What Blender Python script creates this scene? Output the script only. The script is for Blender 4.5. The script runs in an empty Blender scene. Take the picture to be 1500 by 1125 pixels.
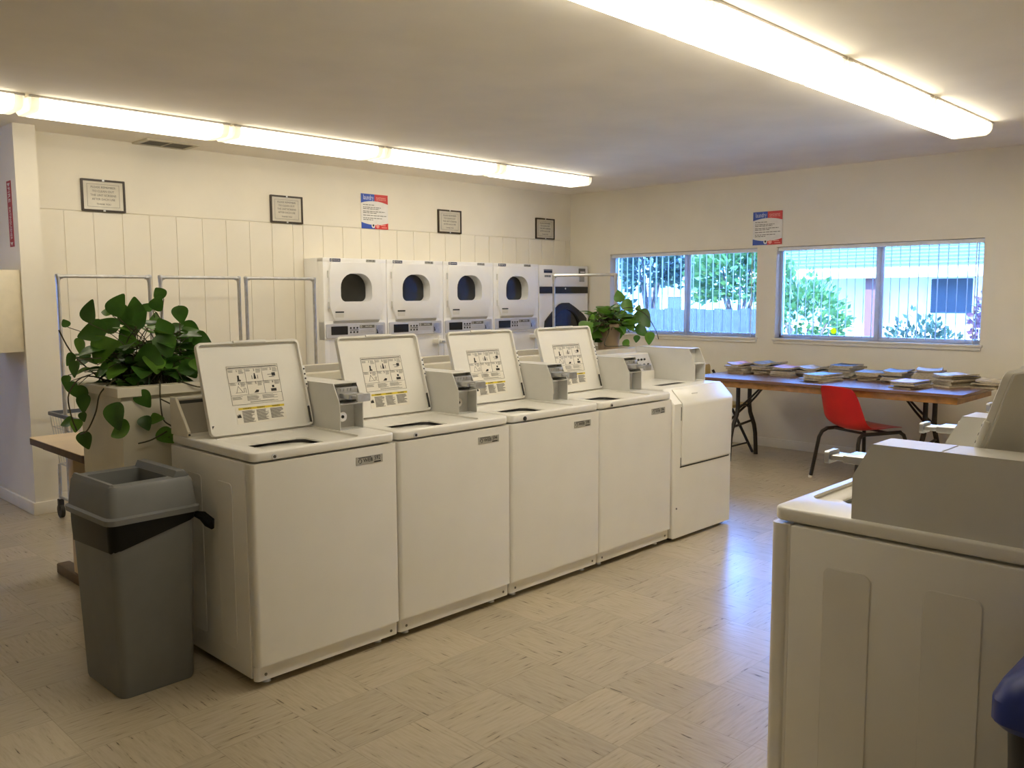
import bpy, bmesh, math, random
from mathutils import Vector, Matrix
random.seed(7)
PI = math.pi
SC = bpy.context.scene
COL = SC.collection
def R(d): return math.radians(d)

# ------------------------------------------------------------------ materials
def base_mat(name):
    m = bpy.data.materials.new(name); m.use_nodes = True
    nt = m.node_tree
    return m, nt, nt.nodes['Principled BSDF']
def mk(name, col, rough=.5, metal=0, var=.05, scale=14, bump=0, coat=0, spec=.5, trans=0):
    m, nt, b = base_mat(name)
    tc = nt.nodes.new('ShaderNodeTexCoord'); n = nt.nodes.new('ShaderNodeTexNoise')
    n.inputs['Scale'].default_value = scale; n.inputs['Detail'].default_value = 4
    nt.links.new(tc.outputs['Object'], n.inputs['Vector'])
    r = nt.nodes.new('ShaderNodeValToRGB')
    r.color_ramp.elements[0].position = .3; r.color_ramp.elements[1].position = .7
    r.color_ramp.elements[0].color = (*[c * (1 - var) for c in col], 1)
    r.color_ramp.elements[1].color = (*[min(1, c * (1 + var)) for c in col], 1)
    nt.links.new(n.outputs['Fac'], r.inputs['Fac']); nt.links.new(r.outputs['Color'], b.inputs['Base Color'])
    b.inputs['Roughness'].default_value = rough; b.inputs['Metallic'].default_value = metal
    b.inputs['Specular IOR Level'].default_value = spec
    b.inputs['Coat Weight'].default_value = coat; b.inputs['Coat Roughness'].default_value = .1
    if bump:
        bp = nt.nodes.new('ShaderNodeBump'); bp.inputs['Strength'].default_value = bump; bp.inputs['Distance'].default_value = .01
        nt.links.new(n.outputs['Fac'], bp.inputs['Height']); nt.links.new(bp.outputs['Normal'], b.inputs['Normal'])
    if trans:
        t = nt.nodes.new('ShaderNodeBsdfTranslucent'); t.inputs['Color'].default_value = (*col, 1)
        mx = nt.nodes.new('ShaderNodeMixShader'); mx.inputs['Fac'].default_value = trans
        out = nt.nodes['Material Output']
        nt.links.new(b.outputs[0], mx.inputs[1]); nt.links.new(t.outputs[0], mx.inputs[2]); nt.links.new(mx.outputs[0], out.inputs[0])
    return m
def emit(name, col, s):
    m, nt, b = base_mat(name)
    b.inputs['Base Color'].default_value = (.8, .8, .8, 1)
    b.inputs['Emission Color'].default_value = (*col, 1); b.inputs['Emission Strength'].default_value = s
    return m
def clear(name, tint, gloss=.05):
    m, nt, b = base_mat(name); nt.nodes.remove(b)
    t = nt.nodes.new('ShaderNodeBsdfTransparent'); t.inputs['Color'].default_value = (*tint, 1)
    g = nt.nodes.new('ShaderNodeBsdfGlossy'); g.inputs['Roughness'].default_value = gloss
    f = nt.nodes.new('ShaderNodeFresnel'); f.inputs['IOR'].default_value = 1.45
    mx = nt.nodes.new('ShaderNodeMixShader')
    nt.links.new(f.outputs[0], mx.inputs['Fac']); nt.links.new(t.outputs[0], mx.inputs[1]); nt.links.new(g.outputs[0], mx.inputs[2])
    nt.links.new(mx.outputs[0], nt.nodes['Material Output'].inputs[0])
    return m
LAMP = (1.0, .91, .73)
M = {}
M['white'] = mk('white_enamel', (.80, .78, .72), .32, var=.02, scale=5)
M['dwhite'] = mk('daylit_white_enamel', (.90, .89, .87), .3, var=.02, scale=5)  # whiter copy of the enamel, standing in for daylight on the dryers
M['white2'] = mk('white_plastic', (.78, .76, .70), .45, var=.02, scale=6)
M['meter'] = mk('grey_white_painted_steel', (.66, .65, .61), .4, var=.03, scale=8)
M['consol'] = mk('taupe_control_panel', (.33, .30, .24), .4)
M['cream'] = mk('cream_plastic', (.80, .75, .62), .4)
M['black'] = mk('black_plastic', (.012, .012, .012), .4)
M['brass'] = mk('brass', (.75, .55, .2), .3, .9)
M['dark'] = mk('dark_rubber', (.03, .028, .025), .6)
M['tubm'] = mk('dark_porcelain_tub', (.03, .03, .03), .35)
M['steel'] = mk('galvanised_steel', (.55, .56, .58), .33, .85, var=.12, scale=30)
M['chrome'] = mk('worn_chrome', (.62, .62, .62), .28, .9, var=.1, scale=25)
M['chromed'] = mk('bright_chrome', (.8, .8, .8), .15, 1, var=.05)
M['plate'] = mk('silver_number_plate', (.42, .41, .37), .4, .2)
M['ink'] = mk('black_ink', (.02, .02, .02), .6)
M['inkg'] = mk('grey_ink', (.16, .155, .14), .7)
M['inkl'] = mk('pale_grey_ink', (.33, .32, .29), .7)
M['yellow'] = mk('yellow_warning_ink', (.75, .58, .04), .6)
M['paper'] = mk('label_paper', (.80, .76, .67), .6, var=.02)
M['wall'] = mk('cream_wall_paint', (.84, .79, .67), .75, var=.025, scale=3, bump=.04)
M['ceil'] = mk('cream_ceiling_paint', (.88, .82, .71), .85, var=.04, scale=2.2, bump=.06)
M['trim'] = mk('cream_trim_paint', (.82, .78, .68), .5, var=.04, scale=9)
M['planter'] = mk('grey_cream_painted_wood', (.70, .65, .52), .5, var=.07, scale=5, bump=.05)
M['soil'] = mk('potting_soil', (.035, .025, .015), .9, var=.4, scale=60, bump=.6)
M['tan'] = mk('tan_laminate', (.66, .50, .31), .3, var=.08, scale=6)
M['brown'] = mk('brown_wood_edge', (.10, .055, .025), .45, var=.25, scale=18)
M['wood'] = mk('varnished_apron_wood', (.42, .20, .045), .35, var=.25, scale=15)
M['walnut'] = mk('walnut_laminate_top', (.23, .13, .09), .24, var=.06, scale=6, spec=.28)
M['legs'] = mk('dark_brown_steel_tube', (.03, .022, .016), .4, .3, var=.2)
M['red'] = mk('red_moulded_plastic', (.62, .006, .008), .35, var=.06, scale=8)
M['mustard'] = mk('mustard_vinyl', (.55, .38, .10), .5, var=.08)
M['bin'] = mk('grey_bin_plastic', (.18, .185, .185), .5, var=.05, scale=9)
M['bag'] = mk('black_bin_liner', (.004, .004, .004), .3, var=.3, spec=.25)
M['blue'] = mk('blue_recycling_plastic', (.012, .03, .22), .35)
M['navy'] = mk('navy_blue_plastic', (.01, .03, .09), .45)
M['bluebody'] = mk('charcoal_bin_plastic', (.025, .025, .027), .5)
M['leaf'] = mk('pothos_leaf_green', (.055, .15, .018), .35, var=.5, scale=9, trans=.25)
M['leafb'] = mk('pothos_leaf_light_green', (.12, .27, .03), .35, var=.4, scale=9, trans=.3)
M['stem'] = mk('vine_stem', (.06, .05, .02), .6, var=.3)
M['pot'] = mk('tan_plastic_pot', (.42, .31, .19), .5)
M['frame'] = mk('dark_bronze_frame', (.03, .017, .008), .35)
M['parch'] = mk('framed_grey_paper', (.60, .56, .46), .35, coat=.6)
M['pblue'] = mk('poster_blue', (.025, .08, .45), .4)
M['pred'] = mk('poster_red', (.62, .03, .025), .4)
M['pwhite'] = mk('poster_white', (.80, .78, .74), .4)
M['ppale'] = mk('poster_pale_letters', (.62, .66, .85), .5)
M['ppink'] = mk('poster_pale_red_letters', (.85, .36, .30), .5)
M['signred'] = mk('fire_sign_red', (.42, .035, .045), .45)
M['vent'] = mk('vent_dark_metal', (.10, .085, .05), .5)
M['vframe'] = mk('vent_frame_paint', (.55, .5, .38), .5)
M['lens'] = emit('fluorescent_diffuser', LAMP, 7.5)
M['lens_fill'] = emit('added_fill_diffuser', LAMP, 4.5)  # for the two unseen fixtures added as fill light
M['lens2'] = emit('bright_fluorescent_diffuser', LAMP, 12.8)
M['lensend'] = mk('clear_diffuser_end', (.88, .84, .74), .3, trans=.3)
M['pan'] = mk('white_fixture_pan', (.75, .72, .68), .4)
M['alu'] = mk('painted_aluminium_frame', (.80, .81, .82), .4)
M['slat'] = mk('white_vinyl_slat', (.74, .78, .82), .5, trans=.35)
M['glass'] = clear('window_glass', (.80, .94, 1.0), .02)
M['stick'] = mk('yellow_sticker', (1.0, .86, .02), .5, trans=.75)
M['bezel'] = mk('pale_grey_control_panel', (.56, .56, .60), .35)
M['disp'] = mk('black_display', (.012, .012, .016), .12)
M['dglass'] = mk('dark_dryer_glass', (.022, .022, .018), .08, spec=.55)
M['bluebadge'] = mk('navy_badge', (.03, .04, .10), .4)
M['cardb'] = mk('wall_cabinet_paint', (.80, .72, .54), .55)

def floor_mat():
    m, nt, b = base_mat('streaked_vinyl_tile')
    N = nt.nodes.new; L = nt.links.new
    tc = N('ShaderNodeTexCoord')
    sc = N('ShaderNodeVectorMath'); sc.operation = 'SCALE'; sc.inputs['Scale'].default_value = 1 / .305
    L(tc.outputs['Object'], sc.inputs[0])
    fl = N('ShaderNodeVectorMath'); fl.operation = 'FLOOR'; L(sc.outputs[0], fl.inputs[0])
    sx = N('ShaderNodeSeparateXYZ'); L(fl.outputs[0], sx.inputs[0])
    ad = N('ShaderNodeMath'); ad.operation = 'ADD'; L(sx.outputs[0], ad.inputs[0]); L(sx.outputs[1], ad.inputs[1])
    par = N('ShaderNodeMath'); par.operation = 'PINGPONG'; par.inputs[1].default_value = 1; L(ad.outputs[0], par.inputs[0])
    wn = N('ShaderNodeTexWhiteNoise'); wn.noise_dimensions = '2D'; L(fl.outputs[0], wn.inputs['Vector'])
    def streak(s):
        mp = N('ShaderNodeMapping'); mp.inputs['Scale'].default_value = s; L(tc.outputs['Object'], mp.inputs['Vector'])
        of = N('ShaderNodeVectorMath'); of.operation = 'MULTIPLY_ADD'
        L(wn.outputs['Color'], of.inputs[0]); of.inputs[1].default_value = (37, 37, 37); L(mp.outputs[0], of.inputs[2])
        n = N('ShaderNodeTexNoise'); n.inputs['Scale'].default_value = 1; n.inputs['Detail'].default_value = 3; n.inputs['Roughness'].default_value = .6
        L(of.outputs[0], n.inputs['Vector']); return n
    a = streak((9, 95, 1)); c = streak((95, 9, 1))
    mx = N('ShaderNodeMix'); mx.data_type = 'FLOAT'; L(par.outputs[0], mx.inputs['Factor']); L(a.outputs['Fac'], mx.inputs['A']); L(c.outputs['Fac'], mx.inputs['B'])
    rp = N('ShaderNodeValToRGB'); e = rp.color_ramp.elements
    e[0].position = .30; e[0].color = (.10, .075, .04, 1)
    e[1].position = .60; e[1].color = (.475, .405, .285, 1)
    k = rp.color_ramp.elements.new(.335); k.color = (.36, .30, .20, 1)
    k = rp.color_ramp.elements.new(.385); k.color = (.42, .35, .235, 1)
    L(mx.outputs['Result'], rp.inputs['Fac'])
    fr = N('ShaderNodeVectorMath'); fr.operation = 'FRACTION'; L(sc.outputs[0], fr.inputs[0])
    fx = N('ShaderNodeSeparateXYZ'); L(fr.outputs[0], fx.inputs[0])
    mn = N('ShaderNodeMath'); mn.operation = 'MINIMUM'; L(fx.outputs[0], mn.inputs[0]); L(fx.outputs[1], mn.inputs[1])
    lt = N('ShaderNodeMath'); lt.operation = 'LESS_THAN'; lt.inputs[1].default_value = .008; L(mn.outputs[0], lt.inputs[0])
    ml = N('ShaderNodeMath'); ml.operation = 'MULTIPLY'; ml.inputs[1].default_value = .45; L(lt.outputs[0], ml.inputs[0])
    m2 = N('ShaderNodeMix'); m2.data_type = 'RGBA'; L(ml.outputs[0], m2.inputs['Factor']); L(rp.outputs['Color'], m2.inputs['A']); m2.inputs['B'].default_value = (.2, .16, .09, 1)
    wv = N('ShaderNodeMath'); wv.operation = 'MULTIPLY_ADD'; L(wn.outputs['Value'], wv.inputs[0]); wv.inputs[1].default_value = .16; wv.inputs[2].default_value = .92
    sv = N('ShaderNodeVectorMath'); sv.operation = 'SCALE'; L(m2.outputs['Result'], sv.inputs[0]); L(wv.outputs[0], sv.inputs['Scale'])
    L(sv.outputs[0], b.inputs['Base Color'])
    b.inputs['Roughness'].default_value = .38; b.inputs['Specular IOR Level'].default_value = .4
    b.inputs['Coat Weight'].default_value = .45; b.inputs['Coat Roughness'].default_value = .2; b.inputs['Coat IOR'].default_value = 1.5
    return m
M['floor'] = floor_mat()

# ------------------------------------------------------------------ mesh builder
def rrect(x0, y0, x1, y1, r, n=5):
    p = []
    for cx, cy, a0 in ((x1 - r, y1 - r, 0), (x0 + r, y1 - r, 90), (x0 + r, y0 + r, 180), (x1 - r, y0 + r, 270)):
        for i in range(n + 1):
            a = R(a0 + 90 * i / n); p.append((cx + r * math.cos(a), cy + r * math.sin(a)))
    return p
def circ(cx, cy, r, n):
    # same vertex order as rrect: starts at angle 0
    return [(cx + r * math.cos(2 * PI * i / n), cy + r * math.sin(2 * PI * i / n)) for i in range(n)]
AX = {'x': lambda p, q, a: (a, p, q), 'y': lambda p, q, a: (p, a, q), 'z': lambda p, q, a: (p, q, a)}
_ng = bpy.data.meshes
class MB:
    def __init__(s): s.bm = bmesh.new(); s.mi = 0
    def add(s, t, mat=None):
        if mat is not None: bmesh.ops.transform(t, matrix=mat, verts=t.verts)
        for f in t.faces: f.material_index = s.mi
        me = _ng.new('tmp'); t.to_mesh(me); t.free(); s.bm.from_mesh(me); _ng.remove(me); return s
    def box(s, x0, y0, z0, x1, y1, z1, b=0, seg=2, mat=None):
        t = bmesh.new()
        v = [t.verts.new(p) for p in ((x0,y0,z0),(x1,y0,z0),(x1,y1,z0),(x0,y1,z0),(x0,y0,z1),(x1,y0,z1),(x1,y1,z1),(x0,y1,z1))]
        for f in ((3,2,1,0),(4,5,6,7),(0,1,5,4),(1,2,6,5),(2,3,7,6),(3,0,4,7)): t.faces.new([v[i] for i in f])
        if b: bmesh.ops.bevel(t, geom=list(t.edges), offset=b, segments=seg, affect='EDGES', profile=.5)
        return s.add(t, mat)
    def prism(s, poly, ax, a0, a1, b=0, seg=2, mat=None, hole=None):
        t = bmesh.new(); f = AX[ax]
        def ring(pl, a): return [t.verts.new(f(p, q, a)) for p, q in pl]
        A, B = ring(poly, a0), ring(poly, a1); n = len(poly)
        for i in range(n): t.faces.new((A[i], A[(i+1) % n], B[(i+1) % n], B[i]))
        if hole:
            C, D = ring(hole, a0), ring(hole, a1); assert len(hole) == n
            for i in range(n):
                j = (i + 1) % n
                t.faces.new((D[i], D[j], C[j], C[i])); t.faces.new((A[j], A[i], C[i], C[j])); t.faces.new((B[i], B[j], D[j], D[i]))
        else:
            t.faces.new(A[::-1]); t.faces.new(B)
        if b:
            es = [e for e in t.edges if abs(e.verts[0].co[{'x':0,'y':1,'z':2}[ax]] - e.verts[1].co[{'x':0,'y':1,'z':2}[ax]]) < 1e-6 and any(vv in A or vv in B for vv in e.verts) and all(len(fc.verts) for fc in e.link_faces)]
            es = [e for e in es if all(vv in A for vv in e.verts) or all(vv in B for vv in e.verts)]
            bmesh.ops.bevel(t, geom=es, offset=b, segments=seg, affect='EDGES', profile=.5)
        bmesh.ops.recalc_face_normals(t, faces=t.faces)
        return s.add(t, mat)
    def tube(s, pts, r, n=8, closed=False, mat=None):
        t = bmesh.new(); P = [Vector(p) for p in pts]; m = len(P); rings = []
        up = None
        for i in range(m):
            if closed: d = (P[(i+1) % m] - P[i-1])
            else: d = P[min(i+1, m-1)] - P[max(i-1, 0)]
            d.normalize()
            if up is None: up = d.orthogonal().normalized()
            up = (up - d * up.dot(d)); up = up.normalized() if up.length > 1e-5 else d.orthogonal().normalized()
            w = d.cross(up); rr = r[i] if isinstance(r, (list, tuple)) else r
            rings.append([t.verts.new(P[i] + (up * math.cos(2*PI*k/n) + w * math.sin(2*PI*k/n)) * rr) for k in range(n)])
        for i in range(m if closed else m - 1):
            a, b = rings[i], rings[(i+1) % m]
            for k in range(n): t.faces.new((a[k], a[(k+1) % n], b[(k+1) % n], b[k]))
        if not closed: t.faces.new(rings[0][::-1]); t.faces.new(rings[-1])
        bmesh.ops.recalc_face_normals(t, faces=t.faces)
        return s.add(t, mat)
    def cyl(s, p0, p1, r, n=16, r2=None): return s.tube([p0, p1], [r, r if r2 is None else r2], n)
    def lathe(s, prof, c, n=24, mat=None):
        t = bmesh.new(); rings = []
        for r, z in prof: rings.append([t.verts.new((c[0] + r*math.cos(2*PI*k/n), c[1] + r*math.sin(2*PI*k/n), c[2] + z)) for k in range(n)])
        for a, b in zip(rings, rings[1:]):
            for k in range(n): t.faces.new((a[k], a[(k+1) % n], b[(k+1) % n], b[k]))
        return s.add(t, mat)
    def quad(s, *p):
        t = bmesh.new(); t.faces.new([t.verts.new(q) for q in p]); return s.add(t)
    def poly(s, pts, faces, mat=None):
        t = bmesh.new(); v = [t.verts.new(p) for p in pts]
        for f in faces: t.faces.new([v[i] for i in f])
        return s.add(t, mat)
    def rectY(s, x0, z0, x1, z1, y): return s.box(x0, y - .0006, z0, x1, y, z1)   # thin print facing -Y
    def text(s, txt, size, x, z, y, align='CENTER', sx=1, th=.0004, rot=0):
        cu = bpy.data.curves.new('tmptext', 'FONT'); cu.body = txt; cu.size = size; cu.align_x = align; cu.align_y = 'CENTER'; cu.extrude = th; cu.resolution_u = 3
        o = bpy.data.objects.new('tmptext', cu); COL.objects.link(o)
        dg = bpy.context.evaluated_depsgraph_get(); me = bpy.data.meshes.new_from_object(o.evaluated_get(dg))
        t = bmesh.new(); t.from_mesh(me); bpy.data.objects.remove(o); bpy.data.curves.remove(cu); _ng.remove(me)
        return s.add(t, Matrix.Translation((x, y, z)) @ Matrix.Rotation(R(rot), 4, 'Y') @ Matrix.Rotation(PI/2, 4, 'X') @ Matrix.Diagonal((sx, 1, 1, 1)))
    def build(s, name, mats, parent=None, loc=(0,0,0), rot=(0,0,0), smooth=35):
        me = _ng.new(name); s.bm.to_mesh(me); s.bm.free()
        for m in (mats if isinstance(mats, (list, tuple)) else [mats]): me.materials.append(M[m] if isinstance(m, str) else m)
        if smooth:
            me.polygons.foreach_set('use_smooth', [True] * len(me.polygons)); me.set_sharp_from_angle(angle=R(smooth))
        o = bpy.data.objects.new(name, me); COL.objects.link(o); o.location = loc; o.rotation_euler = rot
        if parent is not None: o.parent = parent
        return o
def tag(o, label=None, cat=None, group=None, kind=None):
    if label: o['label'] = label
    if cat: o['category'] = cat
    if group: o['group'] = group
    if kind: o['kind'] = kind
    return o
def thing(name, label, cat, loc=(0,0,0), rz=0, group=None):
    o = bpy.data.objects.new(name, None); COL.objects.link(o); o.empty_display_size = .1
    o.location = loc; o.rotation_euler = (0, 0, rz)
    return tag(o, label, cat, group)
def copy_tree(o, parent=None):
    c = o.copy(); COL.objects.link(c)
    if parent is not None: c.parent = parent
    for ch in list(o.children): copy_tree(ch, c)
    return c
def dup(o, loc, rz=None, label=None):
    c = copy_tree(o); c.location = loc
    if rz is not None: c.rotation_euler = (0, 0, rz)
    if label: c['label'] = label
    return c
def struct(mb, name, mats, **k): return tag(mb.build(name, mats, **k), kind='structure')

# ------------------------------------------------------------------ the room
XR, YL, H = 6.056, 3.678, 2.583
XB, YB, YH = -3.6, -4.3, 6.6
MB_ = MB().box(XB, YB, -.06, XR + .16, YH, 0); struct(MB_, 'floor', 'floor', smooth=0)
struct(MB().box(XB - .1, YB - .1, H, XR + .75, YH + .1, H + .1), 'ceiling', 'ceil', smooth=0)
W1 = (1.333, 3.100); W2 = (-.648, 1.135); WZ = (1.042, 1.892); T = .16
w = MB()
w.box(XR, YB, 0, XR + T, YL + .1, WZ[0]); w.box(XR, YB, WZ[1], XR + T, YL + .1, H)
for a, b in ((YB, W2[0]), (W2[1], W1[0]), (W1[1], YL + .1)): w.box(XR, a, WZ[0], XR + T, b, WZ[1])
struct(w, 'wall_right', 'wall', smooth=0)
w = MB(); w.box(.43, YL, 0, XR, YL + .12, H)
gx = [.452, .652, .850, 1.053, 1.252, 1.456, 1.663, 1.861, 2.065, 2.268, 2.465, 2.564, 2.762, 2.967, 3.165, 3.37, 3.572, 3.771, 3.97, 4.17, 4.37, 4.57, 4.77, 4.97, 5.17, 5.37, 5.57, 5.77, 5.97, 6.05]
for a, b in zip(gx, gx[1:]): w.box(a + .0022, YL - .006, .09, b - .0022, YL + .01, 2.062, .0015, 1)
w.box(.44, YL - .006, 2.068, XR, YL + .01, H)
struct(w, 'wall_left', 'wall', smooth=0)
struct(MB().box(.301, 3.463, 0, .436, YH, H), 'pillar_1', 'wall', smooth=0)
struct(MB().box(XB - .12, YB - .12, 0, XR + T, YB, H), 'wall_behind', 'wall', smooth=0)
w = MB(); w.box(XB - .12, YB, 0, XB, 4.8, H); w.box(XB - .12, 4.8, 2.0, XB, 5.2, H); w.box(XB - .12, 4.8, 0, XB, 5.2, 1.2); w.box(XB - .12, 5.2, 0, XB, YH, H)
struct(w, 'wall_front', 'wall', smooth=0)
struct(MB().box(XB - .12, YH, 0, .436, YH + .12, H), 'wall_hall', 'wall', smooth=0)
b = MB(); b.box(.436, YL - .022, 0, 2.55, YL - .006, .085, .004); struct(b, 'baseboard_left', 'trim')
b = MB(); b.box(XR - .014, YB, 0, XR, YL - .02, .085, .004); struct(b, 'baseboard_right', 'trim')
b = MB(); b.box(.284, 3.446, 0, .452, 3.463, .085, .004); b.box(.284, 3.46, 0, .301, YH, .085, .004); b.box(.436, 3.46, 0, .452, YL - .02, .085, .004)
struct(b, 'baseboard_pillar', 'trim')
# windows: frame set in the wall, two panes, sill and header
def window(n, y0, y1, mull):
    f = MB(); x0, x1 = XR + .085, XR + .125
    f.box(x0, y0, WZ[0], x1, y1, WZ[0] + .035, .004); f.box(x0, y0, WZ[1] - .035, x1, y1, WZ[1], .004)
    f.box(x0, y0, WZ[0], x1, y0 + .03, WZ[1], .004); f.box(x0, y1 - .03, WZ[0], x1, y1, WZ[1], .004)
    f.box(x0 - .012, mull - .02, WZ[0], x1, mull + .02, WZ[1], .004)
    f.box(x0 - .008, mull - .05, WZ[0] + .03, x0 + .015, mull - .02, WZ[1] - .03, .003)
    o = struct(f, 'window_%d' % n, 'alu')
    g = MB(); g.box(XR + .100, y0 + .028, WZ[0] + .033, XR + .104, y1 - .028, WZ[1] - .033); g.build('pane', 'glass', o, smooth=0)
    s = MB(); s.box(XR - .022, y0 - .02, WZ[0] - .022, XR + .085, y1 + .02, WZ[0], .004); s.box(XR - .012, y0 - .01, WZ[0] - .05, XR, y1 + .01, WZ[0] - .022, .003)
    s.build('sill', 'trim', o)
    return o
window(1, W1[0], W1[1], 2.173); window(2, W2[0], W2[1], .214)
f = MB(); f.prism([(5.2, 2.0), (4.8, 2.0), (4.8, 1.2), (5.2, 1.2)], 'x', XB - .08, XB - .04, hole=[(5.16, 1.96), (4.84, 1.96), (4.84, 1.24), (5.16, 1.24)])
o = struct(f, 'window_3', 'alu', smooth=0); MB().box(XB - .062, 4.84, 1.24, XB - .058, 5.16, 1.96).build('pane', 'glass', o, smooth=0)  # unseen hall window, added to let sky light onto the pillar

# vertical blinds
def blind(name, label, y0, y1, n, ang):
    t = thing(name, label, 'blind', (XR + .045, (y0 + y1) / 2, WZ[1] - .05), 0, 'vertical blinds on the long wall')
    hw = (y1 - y0) / 2
    MB().box(-.022, -hw + .004, .012, .022, hw - .004, .048, .004).build('head_rail', 'alu', t)
    me = None
    for i in range(n):
        y = -hw + .05 + (2 * hw - .1) * i / (n - 1)
        a = R(ang + random.uniform(-2.5, 2.5))
        if me is None:
            s = MB(); pts = []; fs = []
            for k in range(5):
                u = -.042 + .084 * k / 4; c = .004 * (1 - (u / .042) ** 2)
                for z in (-.775, .012): pts += [(u, c, z), (u, c + .0012, z)]
            for k in range(4):
                a0 = 4 * k; b0 = a0 + 4
                fs += [(a0, a0+2, b0+2, b0), (a0+1, b0+1, b0+3, a0+3)]
            s.poly(pts, fs); o = s.build('slat', 'slat', t); me = o
        else:
            o = me.copy(); COL.objects.link(o)
        o.location = (0, y, 0); o.rotation_euler = (0, 0, a)
    s = MB(); s.cyl((-.03, -hw + .06, .02), (-.03, -hw + .062, -.80), .004, 8); s.build('wand', 'alu', t)
    return t
blind('vertical_blind', 'white vertical blind with open slats in window nearer the dryers', W1[0], W1[1], 23, 27)
blind('vertical_blind', 'white vertical blind with open slats in window above the magazine table', W2[0], W2[1], 23, 22)
s = MB(); s.prism(circ(0, 0, .027, 20), 'x', -.0015, 0); o = s.build('sticker', 'stick', loc=(XR + .0995, .606, 1.118))
tag(o, 'round yellow sticker on the glass low in the right window', 'sticker')

# ceiling vent
t = thing('ceiling_vent', 'dark louvred vent in ceiling beside light above left wall', 'vent', (1.35, 3.545, H))
f = MB(); f.prism(rrect(-.20, -.13, .20, .13, .004, 1), 'z', -.012, 0, hole=rrect(-.165, -.10, .165, .10, .004, 1)); f.box(-.006, -.10, -.01, .006, .10, 0); f.build('frame', 'vframe', t)
f = MB()
for i in range(12): f.box(-.165, -.098 + i * .0165, -.009, .165, -.086 + i * .0165, -.007, mat=None)
f.box(-.165, -.1, -.003, .165, .1, -.001); f.build('louvre', 'vent', t)

# fluorescent wrap fixtures
def fixture(label, x0, x1, y, lens='lens'):
    t = thing('fluorescent_light', label, 'light', (x0, y, H), 0, 'fluorescent fixtures on the ceiling')
    L = x1 - x0
    prof = [(-.14, -.012), (-.138, -.045), (-.125, -.068), (-.10, -.082), (.10, -.082), (.125, -.068), (.138, -.045), (.14, -.012)]
    MB().box(0, -.145, -.012, L, .145, 0, .002, 1).build('pan', 'pan', t)
    MB().prism(prof, 'x', .055, L - .055).build('diffuser', lens, t)
    for a, b, c in ((.0, .055, -1), (L - .055, L, 1)):
        e = MB(); sm = [(p * .985, q * .97 - .0) for p, q in prof]
        tt = bmesh.new()
        r0 = [tt.verts.new((a if c > 0 else b, p, q)) for p, q in prof]
        r1 = [tt.verts.new(((b if c > 0 else a) - c * .012, p, q)) for p, q in prof]
        r2 = [tt.verts.new((b if c > 0 else a, p * .9, q * .82)) for p, q in prof]
        for u, v in ((r0, r1), (r1, r2)):
            for i in range(len(prof)): tt.faces.new((u[i], u[(i+1) % len(prof)], v[(i+1) % len(prof)], v[i]))
        tt.faces.new(r2); bmesh.ops.recalc_face_normals(tt, faces=tt.faces)
        e.add(tt); e.build('diffuser_end', 'lensend', t)
    return t
YA, YC = 2.675, -.852
for a, b, l in ((-1.10, .105, 'fluorescent wrap light over left wall, cut by the left frame edge'), (.125, 1.33, 'second fluorescent wrap light from the left, beside the vent'), (1.35, 2.575, 'third fluorescent wrap light from the left, above the frame and poster'), (2.595, 3.82, 'fourth fluorescent wrap light from the left in the row above the dryers'), (3.84, 5.055, 'end fluorescent wrap light above the dryers, nearest the window wall')): fixture(l, a, b, YA)
for a, b, l in ((.24, 1.435, 'nearest overhead fluorescent light, cut by the top frame edge'), (1.45, 2.65, 'second overhead fluorescent light over the aisle, largest in view'), (2.665, 3.81, 'third overhead fluorescent light over the aisle'), (3.825, 4.93, 'farthest overhead fluorescent light over the aisle toward the window')): fixture(l, a, b, YC, 'lens2')

fixture('added fluorescent fill light, unseen, over the aisle behind the viewer', -.97, .225, YC, 'lens_fill')  # unseen fixture, added to brighten the near faces
fixture('added fluorescent fill light, unseen, in the hall beyond the left pillar', -1.9, -.7, 5.0, 'lens_fill')  # unseen fixture, added to light the pillar's hall face
# framed notices
def notice(x, label, zc=2.18):
    t = thing('framed_notice', label, 'framed sign', (x, YL - .022, zc), 0, 'framed lint screen notices on left wall')
    MB().prism(rrect(-.152, -.113, .152, .113, .003, 1), 'y', 0, .016, hole=rrect(-.138, -.099, .138, .099, .002, 1)).build('frame', 'frame', t)
    for z in (.106, -.106): MB().box(-.008, -.003, z - .006, .008, 0, z + .006, .001, 1).build('clip', 'steel', t)
    p = MB(); p.box(-.139, .006, -.10, .139, .012, .10); o = p.build('notice_sheet', 'parch', t)
    q = MB()
    for a in ((-.112, .078, .112, .080), (-.112, -.080, .112, -.078), (-.112, -.08, -.110, .08), (.110, -.08, .112, .08)): q.rectY(a[0], a[1], a[2], a[3], .0058)
    for s_, z in (('PLEASE REMEMBER', .058), ('TO CLEAN OUT', .030), ('THE LINT SCREENS', .002), ('AFTER EACH USE', -.026), ('THANK YOU', -.060)): q.text(s_, .021 if z > -.05 else .017, 0, z, .0055)
    q.build('lettering', 'inkg', o, smooth=0)
    return t
for x, l in ((.925, 'framed notice nearest the left, above the first rack'), (2.408, 'framed notice left of the blue and red poster'), (4.223, 'framed notice right of the poster, above the middle dryers'), (5.618, 'framed notice above the single big dryer near the corner')): notice(x, l)

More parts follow.
